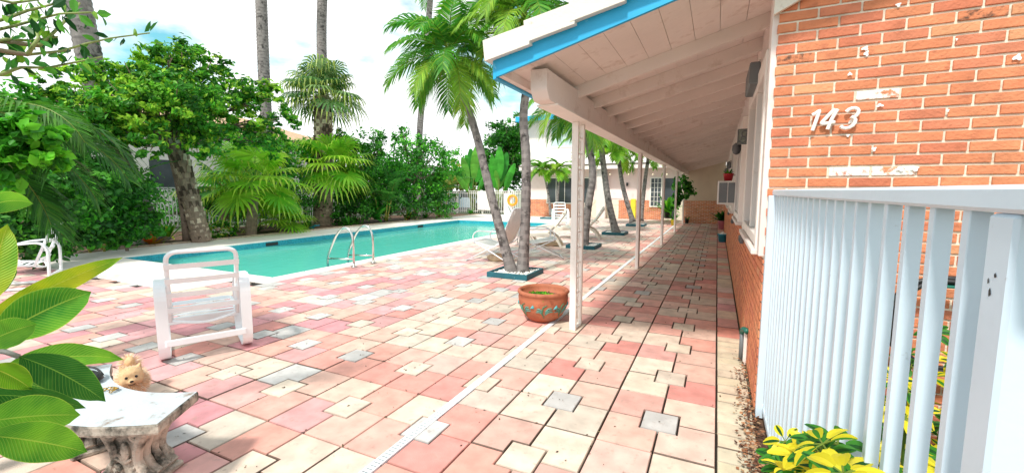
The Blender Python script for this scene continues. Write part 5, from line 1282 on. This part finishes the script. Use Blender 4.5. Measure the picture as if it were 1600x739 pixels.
PLV = [((-25, 500), (192, 402), 36, 1.65, 0, .05, .2, M_plumy), ((-10, 530), (143, 456), 72, 1.6, 1, .10, .0, M_plum), ((-30, 540), (57, 506), 48, 1.5, 2, .1, .1, M_plum),
       ((30, 557), (165, 627), 54, 1.65, 3, .12, .1, M_plumd), ((-5, 585), (194, 562), 44, 1.75, 4, .22, -.35, M_plum), ((-25, 572), (50, 608), 40, 1.5, 5, .14, .2, M_plumy),
       ((-40, 618), (134, 637), 40, 1.55, 6, .12, .5, M_plumd), ((-40, 662), (126, 648), 68, 1.45, 7, .08, .0, M_plum), ((-20, 680), (136, 706), 62, 1.42, 8, .06, .0, M_plum),
       ((-30, 480), (12, 350), 50, 1.5, 9, .0, .1, M_plumy), ((-40, 470), (22, 400), 46, 1.62, 10, .05, .5, M_plumd), ((-40, 560), (45, 470), 60, 1.9, 11, .1, .5, M_plumd),
       ((-30, 330), (52, 318), 34, 2.0, 12, .3, .2, M_plum), ((-40, 600), (95, 615), 50, 1.9, 13, .2, .3, M_plumd)]
for (bx, by), (tx, ty), wpx, D_, sd_, bow, roll, mt in PLV:
    b_, e_ = AD(bx, by, D_), AD(tx, ty, D_+.06); sc_ = D_/math.hypot(*ray((bx+tx)/2, (by+ty)/2)[:2])
    m = MB(); big_leaf(m, b_, e_, wpx*sc_*.95, bow=bow, roll=roll, seed=sd_); m.build('leaf', mt, pl, smooth=True, world=True)
    m = MB(); m.tube(bez(b_, (b_+stem_top)/2+Vector((0, 0, .04)), stem_top, 5), .006, 6); m.build('petiole', M_frond, pl, smooth=True, world=True)
for v_ in bpy.data.objects:
    pass
m = MB(); b0 = Vector(pl.location)
for k in range(3): a = AD(-60-40*k, 500+60*k, 1.7+.1*k); m.tube([b0, (b0+a)/2+Vector((.03*k, 0, 0)), a], [.03, .026, .02], 9)
m.build('stem', pm('grey_stem', S('8a8478'), .8, .2, 10, .4, 30), pl, smooth=True, world=True)
# overhanging branch, top left
br = thing('leafy_branch', 'thin overhanging branches with oval leaves against the sky at top left', 'tree', tuple(gz(AD(-330, 400, 3.6))))
m = MB(); bm = MB(); lr = random.Random(31); Db = 3.2
BR = [[(-60, 60), (0, 46), (22, 41), (54, 32), (93, 22), (140, 20), (160, 22)], [(-60, 90), (0, 84), (43, 86), (97, 80), (134, 69), (173, 60), (234, 52)], [(-60, 130), (0, 117), (32, 106), (76, 106), (121, 97), (160, 89)], [(-60, 50), (13, 28), (43, 17), (87, 6), (120, -10)], [(-40, -10), (20, 5), (60, 0)], [(60, 72), (80, 55), (110, 25), (125, 5)], [(43, 86), (60, 60), (55, 40)], [(-40, 70), (10, 62), (50, 64), (90, 58)]]
tr0 = AD(-330, 100, 3.6)
for ln in BR:
    pts = [AD(x, y, Db+.12*math.sin(x*.02+y)) for x, y in ln]; bm.tube(pts, [.009*(1-.7*i/len(pts)) for i in range(len(pts))], 6, c=S('8c9a5a'))
    bm.tube([tr0, (tr0+pts[0])/2+Vector((0, 0, .1)), pts[0]], [.03, .018, .009], 6, c=S('8a7d62'))
    for a, b_ in zip(pts, pts[1:]):
        nn = int((b_-a).length/.034)+1
        for k in range(nn):
            q = a.lerp(b_, (k+lr.random())/nn); d = Vector((lr.uniform(-1, 1), lr.uniform(-.6, .6), lr.uniform(-1.2, .8))).normalized(); L = lr.uniform(.05, .085); s_ = d.cross(Vector((lr.uniform(-1, 1), lr.uniform(-1, 1), .3))).normalized()*L*.27; c = lr.choice([S('2f6b2a'), S('3f8a34'), S('25562a'), S('5fa83c'), S('86b83c')]); nmv = s_.cross(d).normalized()*L*.06
            q0 = q+d*.012; pp = [q0, q0+d*L*.3+s_*.85+nmv, q0+d*L*.65+s_*.8+nmv, q0+d*L, q0+d*L*.65-s_*.8+nmv, q0+d*L*.3-s_*.85+nmv]; i = [m.V(x_) for x_ in pp]; m.F([i[0], i[1], i[2], i[3]], c); m.F([i[0], i[3], i[4], i[5]], c)
bm.tube([tuple(br.location), tr0], [.07, .04], 9, c=S('8a7d62'))
bm.build('branch', pm('green_twig', attr=True, rough=.7, var=.1), br, world=True, smooth=True); m.build('leaves', M_leaf, br, world=True)
# dark arching fronds and bright shrub at left
t = thing('areca_palm', 'dark arching feather palm fronds at the left edge', 'palm', tuple(gz(AD(-90, 300, 5.6)))); fr2 = random.Random(5)
DF = [S('2f6b24'), S('3f7f28'), S('58922c'), S('285a22')]
top = AD(-70, 215, 5.6); m = MB(); m.tube([Vector(t.location), (Vector(t.location)+top)/2+Vector((.05, 0, 0)), top], [.08, .06, .05], 10, c=S('7a8a4a')); m.build('stems', M_frond, t, world=True, smooth=True)
for az, el, L, dr in ((25, .75, 1.7, 1.9), (10, .55, 1.8, 1.9), (40, .35, 1.8, 1.5), (28, .05, 1.7, 1.2), (15, -.25, 1.6, 1.0), (50, .6, 1.9, 2.0), (30, -.5, 1.5, .8), (-10, .3, 1.5, 1.6), (70, .4, 1.6, 1.5), (120, .7, 1.6, 1.6), (200, .6, 1.6, 1.6), (290, .6, 1.5, 1.6)):
    m = MB(); frond_mesh(m, top, R(az), el, L*.72, dr*1.05, 40, .38, fr2, DF, lw=.015, hang=.9); m.build('frond', M_frond, t, world=True)
shrub('bright_shrub', 'bright green lobed-leaf shrub at the left in front of dark foliage', [pxblob(x, y, r, 4.6, 1) for x, y, r in ((40, 205, 26), (78, 215, 22), (5, 215, 28), (50, 245, 24), (90, 250, 14), (15, 262, 24))], 1300, .085, GM+[S('5cae2c')], 83, base=tuple(gz(AD(-90, 330, 4.6))), trunk_r=.014, nolimb=True, aspect=1.8)
# variegated schefflera whorls
def whorls(name, label, pts, seed, rl=.085):
    t = thing(name, label, 'shrub', (pts[0][0], pts[0][1], 0)); rg = random.Random(seed); m = MB(); st = MB()
    Y1, Y2, G1, G2 = S('f0e23a'), S('dccf28'), S('3f8a2a'), S('1f5a24')
    for p in pts:
        p = Vector(p); st.tube([(p.x+rg.uniform(-.05, .05), p.y+rg.uniform(-.05, .05), 0), p], [.008, .004], 5, c=S('5a7a35'))
        ax = Vector((rg.uniform(-.7, .5), rg.uniform(-.9, .3), 1)).normalized(); u = ax.orthogonal().normalized(); v = ax.cross(u); n_ = rg.randint(6, 8); ph = rg.random()*6; mode = rg.random()
        for k in range(n_):
            a = ph+k*2*math.pi/n_; d = (u*math.cos(a)+v*math.sin(a)+ax*rg.uniform(-.25, .35)).normalized(); s_ = ax.cross(d).normalized(); L = rl*rg.uniform(.75, 1.2); w_ = L*.29; q = p+d*.02
            if mode < .35: c1_, c2_ = G1, G2
            elif mode < .75: c1_, c2_ = rg.choice((Y1, Y2)), rg.choice((Y1, Y2, G1))
            else: c1_, c2_ = Y1, G2
            st.tube([p, q], .002, 4, c=S('8aa040')); pr = None
            for i in range(6):
                f_ = i/5; ww = w_*math.sin(math.pi*(.08+.87*f_))**.7; c0 = q+d*L*f_-ax*L*.28*f_*f_; cur = (m.V(c0-s_*ww+ax*ww*.25), m.V(c0-s_*ww*.35), m.V(c0+s_*ww*.35), m.V(c0+s_*ww+ax*ww*.25))
                if pr:
                    m.F([pr[0], pr[1], cur[1], cur[0]], c1_); m.F([pr[1], pr[2], cur[2], cur[1]], c2_); m.F([pr[2], pr[3], cur[3], cur[2]], c1_)
                pr = cur
    m.build('leaves', M_frond, t); st.build('stems', M_frond, t)
    for o in t.children:
        for v_ in o.data.vertices: v_.co -= Vector(t.location)
    return t
wr = random.Random(12)
wp = []
for k in range(44):
    x, y = wr.uniform(1212, 1318), wr.uniform(688, 790); wp.append(AX(x, y, wr.uniform(.235, .31)))
whorls('schefflera', 'yellow and green variegated shrub poking out at the foot of the railing', wp, 91, .055)
wp = []
for k in range(420):
    yy = wr.uniform(1.0, 2.95); wp.append((wr.uniform(.48, 1.9), yy, wr.triangular(.12, .62+.10*yy, .5)))
whorls('schefflera', 'yellow and green variegated shrubs growing behind the railing pickets', wp, 92, .058)
